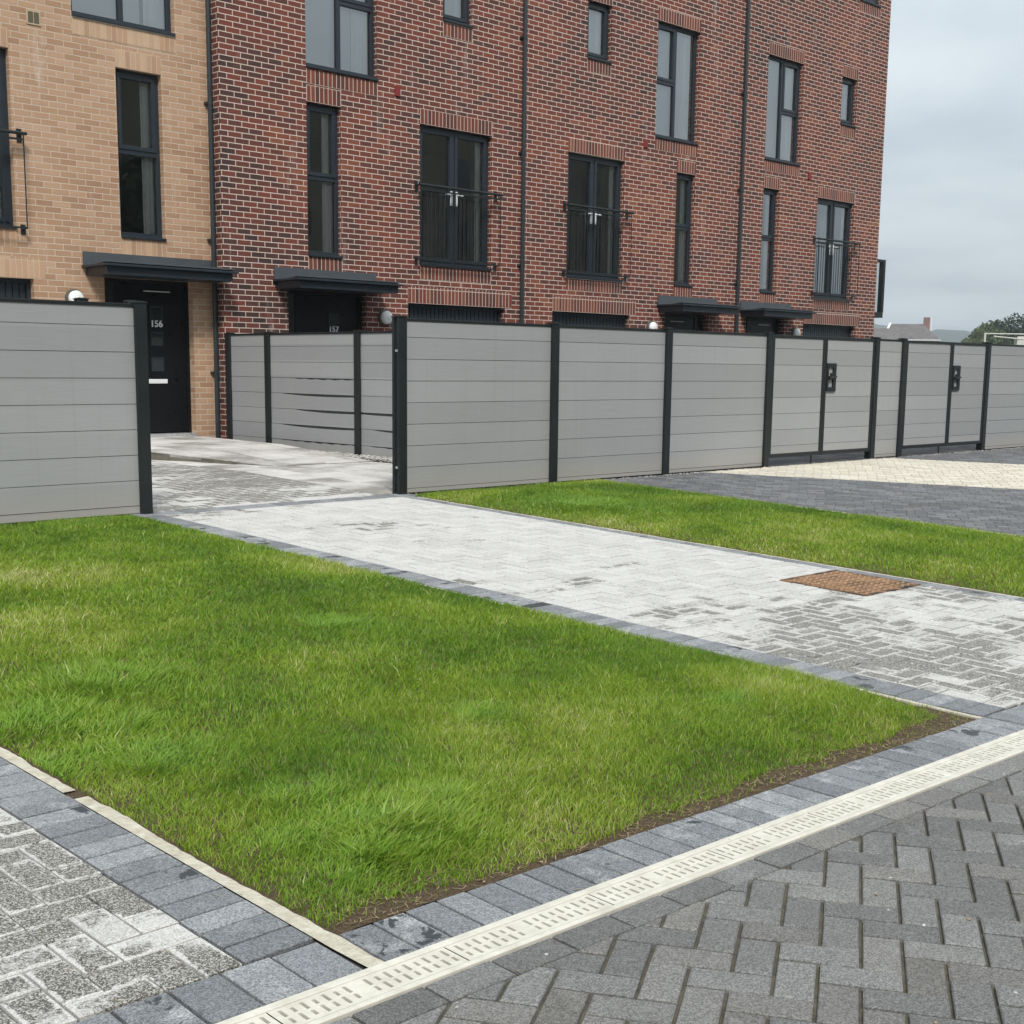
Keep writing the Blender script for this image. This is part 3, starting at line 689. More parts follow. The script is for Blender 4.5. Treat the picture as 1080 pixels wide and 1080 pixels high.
    V = np.empty((n, 5, 3), np.float32)
    V[:, 0] = np.stack([x - bx, y - by, z], 1); V[:, 1] = np.stack([x + bx, y + by, z], 1)
    mx_, my_, mz_ = x + lx * .3, y + ly * .3, z + h * .55
    V[:, 2] = np.stack([mx_ + bx * .8, my_ + by * .8, mz_], 1); V[:, 3] = np.stack([mx_ - bx * .8, my_ - by * .8, mz_], 1)
    V[:, 4] = np.stack([x + lx, y + ly, z + h * (1 - .25 * np.clip(lean - .3, 0, 1))], 1)
    base = (np.arange(n) * 5)[:, None]
    quads = base + np.array([[0, 1, 2, 3]]); tris = base + np.array([[3, 2, 4]])
    loops = np.concatenate([quads, tris], 1).ravel().astype(np.int32)
    me = bpy.data.meshes.new(name); me.vertices.add(n * 5); me.vertices.foreach_set('co', V.ravel())
    me.loops.add(n * 7); me.loops.foreach_set('vertex_index', loops)
    me.polygons.add(n * 2); st = np.empty((n, 2), np.int32); st[:, 0] = np.arange(n) * 7; st[:, 1] = st[:, 0] + 4
    me.polygons.foreach_set('loop_start', st.ravel())
    me.update(calc_edges=True); me.validate()
    ca = me.color_attributes.new('tint', 'FLOAT_COLOR', 'POINT'); c = np.zeros((n, 5, 4), np.float32)
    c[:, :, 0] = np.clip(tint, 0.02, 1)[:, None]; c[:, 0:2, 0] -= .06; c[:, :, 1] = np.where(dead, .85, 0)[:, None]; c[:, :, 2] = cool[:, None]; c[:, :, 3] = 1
    c[:, 4, 1] = np.maximum(c[:, 4, 1], (r.random(n) < .12) * .45); ca.data.foreach_set('color', np.clip(c, 0, 1).ravel())
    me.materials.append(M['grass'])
    o = bpy.data.objects.new(name, me); COL.objects.link(o); o['kind'] = 'stuff'; o['label'] = label; o['category'] = 'grass'
    return o
fr1 = lambda x: 2.295 - 0.036 * (x - 2.0) + 0.207
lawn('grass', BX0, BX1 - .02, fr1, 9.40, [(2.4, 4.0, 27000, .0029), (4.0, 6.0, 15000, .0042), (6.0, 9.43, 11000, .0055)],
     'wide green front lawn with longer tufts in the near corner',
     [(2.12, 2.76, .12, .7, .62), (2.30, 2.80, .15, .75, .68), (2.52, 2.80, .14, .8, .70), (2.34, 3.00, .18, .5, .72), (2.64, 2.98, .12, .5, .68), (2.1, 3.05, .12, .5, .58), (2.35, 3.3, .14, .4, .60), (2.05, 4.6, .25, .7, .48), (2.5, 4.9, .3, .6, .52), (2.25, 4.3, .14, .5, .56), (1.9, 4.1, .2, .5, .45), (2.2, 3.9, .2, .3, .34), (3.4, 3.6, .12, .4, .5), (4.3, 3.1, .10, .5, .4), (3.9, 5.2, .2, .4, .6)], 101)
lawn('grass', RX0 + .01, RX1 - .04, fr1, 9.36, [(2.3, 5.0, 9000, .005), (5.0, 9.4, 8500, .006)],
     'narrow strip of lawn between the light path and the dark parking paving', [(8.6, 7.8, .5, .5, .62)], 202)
# dead straw along the front soil strip
m = MB()
for i in range(1100):
    x = random.uniform(1.9, 4.98); y = fr1(x) + random.uniform(0.0, .13); z = soil_z(np.array([x]), np.array([y]), BX0, BX1, 2.45, 9.4)[0] + random.uniform(.001, .008)
    a = random.uniform(0, 6.28); L = random.uniform(.006, .034); w = random.uniform(.0005, .0013)
    dx_, dy_ = math.cos(a) * L / 2, math.sin(a) * L / 2; nx_, ny_ = -math.sin(a) * w, math.cos(a) * w
    m.quad((x - dx_ - nx_, y - dy_ - ny_, z), (x + dx_ - nx_, y + dy_ - ny_, z + .004), (x + dx_ + nx_, y + dy_ + ny_, z + .004), (x - dx_ + nx_, y - dy_ + ny_, z))
m.build('straw', 'straw', kind='stuff', label='dry straw bits lying on the bare soil strip at the front of the lawn', category='straw')

# pebbles
m = MB()
for i in range(150):
    x = random.uniform(-.5, 6.5); y = random.uniform(.8, 4.2)
    if 1.87 < x < 5.0 and y > 2.5: continue
    z = zg(y) + .003; a = random.uniform(0, 6.28); L = random.uniform(.003, .011); w = L * random.uniform(.25, .6); ca_, sa_ = math.cos(a), math.sin(a)
    m.quad(*[(x + ca_ * p - sa_ * q, y + sa_ * p + ca_ * q, z + random.uniform(0, .002)) for p, q in ((-L, 0), (0, -w), (L, 0), (0, w))])
m.build('debris', 'straw', kind='stuff', label='tiny bits of dry grass and grit scattered over the block paving', category='debris')
def pebbles(name, spots, label):
    m = MB()
    for (x, y, z, s) in spots:
        a = random.uniform(0, 6.28); n = 6; sx, sy, sz = s * random.uniform(.7, 1.2), s * random.uniform(.6, 1), s * random.uniform(.4, .7); i = len(m.v)
        for lv, rr in ((-.6, .7), (.2, 1.0), (.8, .6)):
            for k in range(n):
                t = a + 6.283 * k / n + random.uniform(-.2, .2); m.v.append((x + math.cos(t) * sx * rr, y + math.sin(t) * sy * rr, z + sz * lv))
        for l in range(2):
            for k in range(n): m.f.append((i + l * n + k, i + l * n + (k + 1) % n, i + (l + 1) * n + (k + 1) % n, i + (l + 1) * n + k))
        m.f.append(tuple(range(i + 2 * n, i + 3 * n)))
    return m.build(name, 'gravel', kind='stuff', label=label, category='gravel')
sp = []
for i in range(2600):
    y = random.uniform(10.6, 15.9); x = random.uniform(9.64, 9.95); 
    if y > 14 and random.random() < .6: continue
    sp.append((x, y, zg(y) + random.uniform(.0, .035), random.uniform(.012, .026)))
pebbles('gravel', sp, 'pale gravel strip at the foot of the grey side fence')
sp = []
for i in range(1600):
    x = random.uniform(10.3, 25); y = random.uniform(9.36, 9.45); sp.append((x, y, zg(y) - .004, random.uniform(.006, .014)))
pebbles('gravel', sp, 'thin line of small pale stones along the foot of the long fence')

# ---------------------------------------------------------------- houses
YF, YB = 16.0, 16.23
def wall(x0, x1, y, z0, z1, holes, mat, parent, depth=0.30, name='wall', left=False, right=False):
    xs = sorted({x0, x1} | {h[0] for h in holes} | {h[1] for h in holes}); zs = sorted({z0, z1} | {h[2] for h in holes} | {h[3] for h in holes})
    m = MB()
    def inside(a, b): return any(h[0] < a < h[1] and h[2] < b < h[3] for h in holes)
    for i in range(len(xs) - 1):
        for j in range(len(zs) - 1):
            if not inside((xs[i] + xs[i + 1]) / 2, (zs[j] + zs[j + 1]) / 2):
                m.quad((xs[i], y, zs[j]), (xs[i + 1], y, zs[j]), (xs[i + 1], y, zs[j + 1]), (xs[i], y, zs[j + 1]))
                m.quad((xs[i], y + depth, zs[j]), (xs[i], y + depth, zs[j + 1]), (xs[i + 1], y + depth, zs[j + 1]), (xs[i + 1], y + depth, zs[j]))
    for (a, b, c, d) in holes:
        m.quad((a, y, c), (a, y, d), (a, y + depth, d), (a, y + depth, c)); m.quad((b, y, c), (b, y + depth, c), (b, y + depth, d), (b, y, d))
        m.quad((a, y, c), (a, y + depth, c), (b, y + depth, c), (b, y, c)); m.quad((a, y, d), (b, y, d), (b, y + depth, d), (a, y + depth, d))
    D = 9.5
    if left: m.quad((x0, y, z0), (x0, y, z1), (x0, y + D, z1), (x0, y + D, z0))
    if right: m.quad((x1, y, z0), (x1, y + D, z0), (x1, y + D, z1), (x1, y, z1))
    me = bpy.data.meshes.new(name); me.from_pydata([(a - parent.location[0], b - parent.location[1], c - parent.location[2]) for a, b, c in m.v], [], m.f); me.materials.append(M[mat])
    o = bpy.data.objects.new(name, me); COL.objects.link(o); o.parent = parent; return o
def soldier(parent, x0, x1, y, z0, h, mat):
    m = MB(); n = max(1, round((x1 - x0) / .075)); w = n * .075; c = (x0 + x1) / 2
    m.box(x0, x1, y - .003, y + .02, z0, z0 + h)
    m.build('soldier_course', mat, parent, loc=(c - w / 2, y, z0))
def window(parent, x0, x1, z0, z1, y, lights, handles=False, sill=True, wf='window', bead=False, dep=0.085, fill_blind=0):
    """lights: list of (fx0,fx1,fz0,fz1,opening)"""
    t = 0.055; yy = y + dep
    m = MB(); yb = yy + 0.07
    m.box(x0, x0 + t, yy, yb, z0, z1); m.box(x1 - t, x1, yy, yb, z0, z1); m.box(x0 + t, x1 - t, yy, yb, z0, z0 + t); m.box(x0 + t, x1 - t, yy, yb, z1 - t, z1)
    W_, H_ = x1 - x0, z1 - z0; mu = 0.032
    panes = []
    for (a, b, c, d, op) in lights:
        X0 = x0 + t if a == 0 else x0 + a * W_ + mu; X1 = x1 - t if b == 1 else x0 + b * W_ - mu
        Z0 = z0 + t if c == 0 else z0 + c * H_ + mu; Z1 = z1 - t if d == 1 else z0 + d * H_ - mu
        if op:
            k = .048; f0, f1 = yy - .012, yy + .05
            e = .003
            m.box(X0 - e, X0 + k, f0, f1, Z0 - e, Z1 + e); m.box(X1 - k, X1 + e, f0, f1, Z0 - e, Z1 + e); m.box(X0 + k, X1 - k, f0, f1, Z0 - e, Z0 + k); m.box(X0 + k, X1 - k, f0, f1, Z1 - k, Z1 + e)
            X0 += k; X1 -= k; Z0 += k; Z1 -= k
        panes.append((X0, X1, Z0, Z1))
    # mullions between lights
    for q in sorted({l[0] for l in lights} - {0}): m.box(x0 + q * W_ - mu, x0 + q * W_ + mu, yy + .0015, yb - .002, z0 + t, z1 - t)
    for l in lights:
        if l[2] > 0:
            X0 = x0 + t if l[0] == 0 else x0 + l[0] * W_ + mu; X1 = x1 - t if l[1] == 1 else x0 + l[1] * W_ - mu
            m.box(X0, X1, yy + .001, yb - .003, z0 + l[2] * H_ - mu, z0 + l[2] * H_ + mu)
    o = m.build(wf, 'frame', parent, bevel=0.003)
    for (a, b, c, d) in panes:
        g = MB(); g.quad((a - .01, yy + .035, c - .01), (b + .01, yy + .035, c - .01), (b + .01, yy + .035, d + .01), (a - .01, yy + .035, d + .01)); 
        g.build('pane', 'glass', o)
    if sill: MB().box(x0 + .001, x1 - .001, y - .03, yy + .01, z0 - .03, z0 + .004).build('sill', 'frame', o, bevel=.003)
    if bead: MB().box(x0 + .01, x1 - .01, y - .010, y + .02, z0 - .046, z0 - .0305).build('mortar_bead', 'sealant', o)
    # plastered inner reveal (right side faces the viewer)
    g = MB(); g.box(x1 - .03, x1 - .002, yb + .002, y + .46, z0, z1); g.box(x0 + .002, x0 + .03, yb + .002, y + .42, z0, z1); g.box(x0 + .03, x1 - .03, yb + .002, y + .42, z0, z0 + .03)
    g.build('inner_reveal', 'white', o)
    if fill_blind:      # pale sheet added close behind the glass to brighten the upper panes
        bl = MB(); bw = x0 + (x1 - x0) * fill_blind
        bl.box(x0 + .04, bw, yb + .03, yb + .034, z0 + .03, z1 - .02); bl.build('fill_blind', 'fill_blind', o)
    if handles:
        xm = x0 + handles * W_
        for sx in (-1, 1):
            h = MB(); hx = xm + sx * .055; zc = z0 + (z1 - z0) * .50; h.box(hx - .016, hx + .016, yy - .03, yy - .012, zc - .11, zc + .11); h.cyl((hx, yy - .035, zc + .06), (hx + sx * .12, yy - .06, zc + .055), .011, n=8)
            h.build('handle', 'chrome', o)
    return o
def stack(parent, x0, x1, z0, z1, y):      # pale strip added as the bright plaster reveal, facing the glass to catch light
    m = MB(); n = 10; pts = [(x0 + (x1 - x0) * i / n, y + .012 * math.sin(i * 2.4)) for i in range(n + 1)]
    for p, q in zip(pts[:-1], pts[1:]): m.quad((p[0], p[1], z0), (q[0], q[1], z0), (q[0], q[1], z1), (p[0], p[1], z1))
    m.build('curtain_and_reveal', 'curtain_and_reveal', parent)
def french(parent, x0, x1, z0, z1, y, **k):
    return window(parent, x0, x1, z0, z1, y, [(0, .5, 0, 1, True), (.5, 1, 0, 1, True)], handles=.5, wf='glazed_door', **k)
def balcony(parent, x0, x1, y, z0=3.02, z1=4.14):
    m = MB(); yo = y - .13
    m.cyl((x0 - .12, yo, z1), (x1 + .12, yo, z1), .021)
    for x in (x0 - .08, x1 + .08):
        m.box(x - .03, x + .03, y - .012, y - .001, z1 - .09, z1 + .07); m.box(x - .012, x + .012, yo, y - .005, z1 - .012, z1 + .012)
        m.box(x - .03, x + .03, y - .012, y - .001, z0 - .07, z0 + .05); m.box(x - .01, x + .01, yo, y - .005, z0 - .01, z0 + .01); m.cyl((x, yo, z0), (x, yo, z1), .008, n=6)
    m.box(x0 - .08, x1 + .08, yo - .006, yo + .006, z0 - .012, z0 + .012); m.box(x0 - .08, x1 + .08, yo - .006, yo + .006, z1 - .085, z1 - .06)
    n = int((x1 - x0 + .1) / .1)
    o = m.build('balcony_rail', 'post', parent)
    b = MB()
    for i in range(n): x = x0 + .03 + (x1 - x0 - .24) * i / (n - 1); b.cyl((x, yo, z0), (x, yo, z1 - .07), .0065, n=6)
    b.build('baluster_row', 'post', o)
def canopy(parent, x0, x1, y, zt, dep=0.6):
    # lead upstand on the wall, thin lip, deep fascia below
    m = MB(); m.prism([(y - .004, zt - .20), (y - dep + .02, zt - .135), (y - dep + .02, zt - .155), (y - .004, zt - .205)], x0 + .01, x1 - .01, 'x')
    m.box(x0, x1 - .03, y - .035, y - .002, zt - .19, zt)
    m.build('canopy_flashing', 'canopy', parent, bevel=.003)
    m = MB(); m.box(x0 - .02, x1 + .02, y - dep - .03, y - .002, zt - .20, zt - .172); m.box(x0 + .04, x1 - .04, y - dep + .03, y - .003, zt - .305, zt - .2015)
    return m.build('canopy', 'frame', parent, bevel=.004)
def lamp(parent, x, z, y):
    m = MB(); m.cyl((x, y - .002, z), (x, y - .055, z), .125, .118, n=32); o = m.build('wall_lamp', 'lampring', parent, bevel=.004)
    g = MB(); pr = [(.100, .056), (.100, .085), (.088, .105), (.06, .118), (.03, .123)]
    for (r0, h0), (r1, h1) in zip(pr[:-1], pr[1:]): g.cyl((x, y - h0, z), (x, y - h1, z), r0, r1, n=32, caps=False)
    g.cyl((x, y - .1229, z), (x, y - .1235, z), .03, .02, n=32)
    g.build('lamp_diffuser', 'lampglass', o, smooth=True)
def garage(parent, x0, x1, z0, z1, y):
    yy = y + .10; m = MB(); m.box(x0, x0 + .05, yy, yy + .08, z0, z1); m.box(x1 - .05, x1, yy, yy + .08, z0, z1); m.box(x0 + .05, x1 - .05, yy, yy + .08, z1 - .05, z1)
    o = m.build('garage_door', 'garage', parent)
    m = MB(); x = x0 + .05; n = int((x1 - x0 - .1) / .085); w = (x1 - x0 - .1) / n
    for i in range(n): m.prism([(x + .004, yy + .045), (x + .012, yy + .028), (x + w - .012, yy + .028), (x + w - .004, yy + .045), (x + w, yy + .046), (x + w, yy + .055), (x, yy + .055), (x, yy + .046)], z0, z1 - .05); x += w
    m.build('ribbed_panel', 'garage', o)
    MB().box((x0 + x1) / 2 - .09, (x0 + x1) / 2 + .09, yy - .01, yy + .028, z0 + .75, z0 + .79).build('handle', 'chrome', o)
def text(txt, x, z, y, size, parent):
    c = bpy.data.curves.new('door_number', 'FONT'); c.body = txt; c.size = size; c.extrude = .004; c.align_x = 'CENTER'; c.offset = 0.0028
    o = bpy.data.objects.new('t', c); COL.objects.link(o); bpy.context.view_layer.update()
    me = bpy.data.meshes.new_from_object(o.evaluated_get(bpy.context.evaluated_depsgraph_get())); bpy.data.objects.remove(o)
    me.name = 'door_number'; me.materials.clear(); me.materials.append(M['number'])
    n = bpy.data.objects.new('door_number', me); COL.objects.link(n); n.rotation_euler = (math.pi / 2, 0, 0)
    n.parent = parent; w = Vector((0, 0, 0)); q = parent
    while q: w = w + q.location; q = q.parent
    n.location = Vector((x, y, z)) - w; return n
def door(parent, x0, x1, z0, z1, y, side, number, xc):
    """side light 'L' or 'R'"""
    yy = y + .12; f = .05; sl = .23
    dx0, dx1 = (x0 + sl, x1) if side == 'L' else (x0, x1 - sl)
    m = MB(); m.box(x0, x0 + f, yy, yy + .07, z0, z1); m.box(x1 - f, x1, yy, yy + .07, z0, z1); m.box(x0 + f, x1 - f, yy, yy + .07, z1 - f, z1)
    xm = dx0 if side == 'L' else dx1; m.box(xm - .025, xm + .025, yy + .001, yy + .068, z0, z1 - f)
    m.box(dx0 + .026, dx1 - .04, yy + .02, yy + .06, z0 + .03, z1 - f - .004)
    o = m.build('front_door', 'door', parent, bevel=.003)
    a, b = (x0 + f, xm - .025) if side == 'L' else (xm + .025, x1 - f)
    MB().box(a, b, yy + .02, yy + .04, z0 + .05, z1 - f).build('sidelight', 'glassdark', o)
    for i in range(3):
        zc = z0 + .95 + i * .34
        fr = MB(); s = .078
        fr.box(xc - s - .018, xc + s + .018, yy + .008, yy + .0195, zc - s - .018, zc - s); fr.box(xc - s - .018, xc + s + .018, yy + .008, yy + .0195, zc + s, zc + s + .018); fr.box(xc - s - .018, xc - s, yy + .008, yy + .0195, zc - s, zc + s); fr.box(xc + s, xc + s + .018, yy + .008, yy + .0195, zc - s, zc + s)
        if 1:
            q = fr.build('door_light', 'frame', o); MB().box(xc - s, xc + s, yy + .014, yy + .0195, zc - s, zc + s).build('door_glass', 'glassdark', o)
    if number: text(number, xc, z0 + 1.452, yy + .012, .125, o)
    MB().box(xc - .14, xc + .14, yy + .004, yy + .0195, z0 + .69, z0 + .75).build('letter_plate', 'chrome', o, bevel=.006)
    if number != '157': MB().box(xc - .18, xc + .22, yy + .012, yy + .0195, z1 - .155, z1 - .143).build('door_strip', 'chrome', o)
    hx = dx0 + .09 if side == 'L' else dx1 - .09
    h = MB(); h.box(hx - .014, hx + .014, yy + .005, yy + .0195, z0 + .9, z0 + 1.12); h.cyl((hx, yy - .02, z0 + 1.05), (hx + (.11 if side == 'L' else -.11), yy - .025, z0 + 1.05), .009, n=8); h.build('handle', 'chrome', o)
    MB().box(x0 + .002, x1 - .002, y - .03, yy + .08, z0 - .044, z0 + .012).build('threshold', 'steel', o)
def pipe(parent, x, y, z0, z1):
    m = MB(); yc_ = y - .075; m.cyl((x, yc_, z0), (x, yc_, z1), .034, n=16)
    z = z0 + .9
    while z < z1: 
        m.cyl((x, yc_, z), (x, yc_, z + .05), .040, n=16); m.box(x - .055, x + .055, y - .045, y - .001, z + .01, z + .04); z += 1.8
    m.build('drainpipe', 'pipe', parent)
def rooms(parent, x0, x1, y, zs, depth=4.5):
    m = MB(); a, b = x0 + .12, x1 - .12; y0, y1 = y + .302, y + depth
    for z0, z1 in zip(zs[:-1], zs[1:]):
        m.quad((a, y1, z0), (b, y1, z0), (b, y1, z1), (a, y1, z1)); m.quad((a, y0, z1 - .25), (b, y0, z1 - .25), (b, y1, z1 - .25), (a, y1, z1 - .25))
        m.quad((a, y0, z0), (a, y1, z0), (a, y1, z1), (a, y0, z1)); m.quad((b, y0, z0), (b, y1, z0), (b, y1, z1), (b, y0, z1))
        xm = (a + b) / 2 + .3; m.box(xm - .05, xm + .05, y0, y1 - .01, z0 + .01, z1 - .26)
    m.build('inner_wall', 'room', parent)
    m = MB()
    for z0 in zs[:-1]: m.quad((a, y0, z0), (b, y0, z0), (b, y1, z0), (a, y1, z0))
    m.build('inner_floor', 'floor', parent)
def curtain_and_reveal(parent, x0, x1, z0, z1, y):
    m = MB(); n = 22; pts = [(x0 + (x1 - x0) * i / n, y + .018 * math.sin(i * 2.1) + .006 * math.sin(i * 5)) for i in range(n + 1)]
    for p, q in zip(pts[:-1], pts[1:]): m.quad((p[0], p[1], z0), (q[0], q[1], z0), (q[0], q[1], z1), (p[0], p[1], z1))
    m.build('curtain_and_reveal', 'curtain_and_reveal', parent)
ZT = 10.9
LZ, WH = .225, .215
def house(name, x0, x1, y, mat, smat, spec, label, flip, left=False, right=False):
    h = thing(name, ((x0 + x1) / 2, y, .25), label, 'house', 'houses of the brick terrace')
    z0 = .2
    D = spec['door']; G = spec['garage']
    holes = [(D[0], D[1], D[2] - .045, D[3]), (G[0], G[1], z0 + .05, G[2])] + [tuple(w[:4]) for w in spec['win']]
    wall(x0, x1, y, z0, ZT, holes, mat, h, left=left, right=right)
    rooms(h, x0, x1, y, [.3, 2.72, 5.32, 8.2, 10.6])
    for w in spec['win']:
        kind = w[4]
        soldier(h, w[0], w[1], y, w[3] + .001, LZ, smat); soldier(h, w[0], w[1], y, w[2] - .03 - WH, WH - (.018 if kind != 'n' else 0), smat)
        if kind == 'f': french(h, *w[:4], y, bead=w[5] if len(w) > 5 else False); balcony(h, w[0], w[1], y)
        elif kind == 'n': window(h, *w[:4], y, [(0, 1, 0, .515, False), (0, 1, .515, 1, True)])
        if kind == 'n': stack(h, w[1] - .215, w[1] - .06, w[2] + .06, w[3] - .03, y + .185)
        elif kind in 'ab': stack(h, w[1] - .34, w[1] - .05, w[2] + .05, w[3] - .03, y + .20)
        elif kind == 's': stack(h, w[1] - .25, w[1] - .05, w[2] + .05, w[3] - .03, y + .20)
        else: stack(h, w[1] - .20, w[1] - .06, w[2] + .06, w[3] - .03, y + .19)
        if kind == 's': window(h, *w[:4], y, [(0, 1, 0, 1, True)], fill_blind=.62)
        elif kind == 'a': window(h, *w[:4], y, [(0, .5, 0, 1, False), (.5, 1, 0, .49, False), (.5, 1, .49, 1, True)], fill_blind=.72)     # undivided left
        elif kind == 'b': window(h, *w[:4], y, [(0, .5, 0, .49, False), (0, .5, .49, 1, True), (.5, 1, 0, 1, False)], fill_blind=.72, bead=w[5] if len(w) > 5 else False)
    soldier(h, G[0], G[1] + .15, y, G[2] + .001, .26, smat); garage(h, G[0], G[1], z0 + .05, G[2], y)
    c = spec['canopy']; canopy(h, c[0], c[1], y, c[2]); door(h, D[0], D[1], D[2], D[3], y, spec['side'], spec['num'], spec['xc'])
    lamp(h, spec['lamp'][0], spec['lamp'][1], y)
    for p in spec.get('pipes', []): pipe(h, p, y, .35, ZT - .2)
    for p in spec.get('caps', []): MB().box(p[0] - .05, p[0] + .05, y - .02, y + .01, p[1] - .075, p[1] + .065).build('overflow_cap', 'redcap', h)
    # parapet coping, flat roof and back wall
    MB().box(x0 + .002, x1 - .002, y - .05, y + .35, ZT, ZT + .08).build('coping', 'canopy', h)
    MB().box(x0 + .002, x1 - .002, y + .351, y + 9.5, ZT - .3, ZT - .15).build('roof', 'roofing', h)
    m = MB(); m.box(x0 + .001, x1 - .001, y + 9.2, y + 9.5, z0, ZT - .31); m.build('rear_wall', mat, h)
    return h
Z1, Z1T, Z2, Z2T = 2.975, 5.06, 5.58, 7.575
h156 = house('brick_house', 4.05, 10.07, YB, 'buff', 'buff_s', dict(
    door=(8.42, 9.72, .43, 2.50), garage=(5.0, 7.47, 2.42), canopy=(8.13, 10.04, 2.80), side='L', num='156', xc=9.23, lamp=(7.99, 2.20),
    win=[(8.11, 9.55, 5.69, 7.68, 'b', True), (8.68, 9.33, 3.04, 5.14, 'n'), (5.75, 7.28, 3.04, 5.14, 'f'), (6.3, 6.95, 6.72, 7.68, 's')], pipes=[10.02]),
    'buff brick terraced house with black door numbered 156', False, left=True)
vent = MB(); vent.box(7.52, 7.70, YB - .012, YB + .01, 5.46, 5.63).build('air_vent', 'ventm', h156)
vent = MB(); vent.box(7.54, 7.605, YB - .0145, YB - .011, 5.48, 5.61); vent.box(7.615, 7.68, YB - .0145, YB - .011, 5.48, 5.61); vent.build('vent_grille', 'ventd', h156)
h157 = house('brick_house', 10.07, 15.80, YF, 'red', 'red_s', dict(
    door=(11.13, 12.55, .43, 2.46), garage=(13.36, 15.45, 2.36), canopy=(10.89, 12.74, 2.76), side='L', num='157', xc=12.03, lamp=(12.88, 2.12),
    win=[(11.49, 12.78, Z2, Z2T, 'a'), (11.49, 12.10, Z1, 5.09, 'n'), (13.60, 15.12, Z1, Z1T, 'f'), (14.06, 14.68, 6.66, Z2T, 's')], pipes=[15.77], caps=[(13.15, 5.47)]),
    'red brick terraced house with black door numbered 157', False, left=True)
h158 = house('brick_house', 15.80, 21.75, YF, 'red', 'red_s', dict(
    door=(19.62, 20.95, .43, 2.44), garage=(16.58, 18.62, 2.355), canopy=(19.39, 21.21, 2.75), side='R', num='', xc=20.15, lamp=(19.21, 2.15),
    win=[(19.20, 20.44, Z2, Z2T, 'b'), (19.85, 20.42, Z1, 5.01, 'n'), (16.91, 18.38, 2.965, 5.04, 'f', True), (17.34, 17.96, 6.65, Z2T, 's')], pipes=[], caps=[(18.93, 5.41)]),
    'red brick terraced house with front door beside the second downpipe, between two red houses', True)
h159 = house('brick_house', 21.75, 27.10, YF, 'red', 'red_s', dict(
    door=(22.2, 23.53, .43, 2.46), garage=(24.24, 26.32, 2.38), canopy=(21.97, 23.75, 2.75), side='L', num='', xc=23.0, lamp=(23.92, 2.16),
    win=[(22.62, 23.85, Z2, 7.56, 'a'), (22.62, 23.18, Z1, 5.01, 'n'), (24.58, 26.02, 2.945, 5.0, 'f', True), (25.31, 25.91, 6.60, 7.555, 's'), (25.82, 26.68, 9.2, 10.2, 's')], pipes=[21.79], caps=[(24.22, 5.40)]),
    'red brick terraced end house with open sky and a side balcony at its corner', False, right=True)
curtain_and_reveal(h159, 25.3, 25.95, 3.0, 4.95, YF + .5); curtain_and_reveal(h159, 22.65, 22.95, 3.0, 4.95, YF + .5)
curtain_and_reveal(h158, 20.0, 20.40, 5.6, 7.5, YF + .5); curtain_and_reveal(h158, 20.1, 20.40, 3.0, 4.95, YF + .5)
# side balcony on the gable
m = MB(); m.box(27.101, 27.90, 16.26, 17.9, 2.62, 2.74); m.box(27.82, 27.90, 16.25, 16.37, 2.741, 3.88); m.box(27.85, 27.90, 17.85, 17.9, 2.741, 3.88); m.box(27.101, 27.90, 16.25, 16.30, 3.8805, 3.93); m.box(27.85, 27.90, 16.3005, 17.9, 3.8805, 3.93)
bal = m.build('side_balcony', 'post', h159)
m = MB(); m.box(27.87, 27.88, 16.38, 17.849, 2.75, 3.87); m.build('balcony_panel', 'glass', bal)
MB().box(27.101, 27.14, 16.4, 17.7, 2.76, 5.0).build('balcony_door', 'white', bal)

# ---------------------------------------------------------------- fences and gates
YP = 9.5
ZTOP = 1.815
def post(parent, x, y, zb, zt, along='x', w=.1):
    m = MB(); a = w / 2
    g = .018
    # extruded post with slot grooves on the two faces that take boards
    if along == 'x': pl = [(-a, -a), (a, -a), (a, -g), (a - .02, -g), (a - .02, g), (a, g), (a, a), (-a, a), (-a, g), (-a + .02, g), (-a + .02, -g), (-a, -g)]
    else: pl = [(-a, -a), (-g, -a), (-g, -a + .02), (g, -a + .02), (g, -a), (a, -a), (a, a), (g, a), (g, a - .02), (-g, a - .02), (-g, a), (-a, a)]
    m.prism([(x + p, y + q) for p, q in pl], zb, zt)
    o = m.build('post', 'post', parent, bevel=.004)
    c = MB(); c.box(x - a - .006, x + a + .006, y - a - .006, y + a + .006, zt + .0005, zt + .012); c.prism([(x - a * .8, y - a * .8), (x + a * .8, y - a * .8), (x + a * .8, y + a * .8), (x - a * .8, y + a * .8)], zt + .0125, zt + .018)
    c.build('post_cap', 'post', o, bevel=.004)
    return o
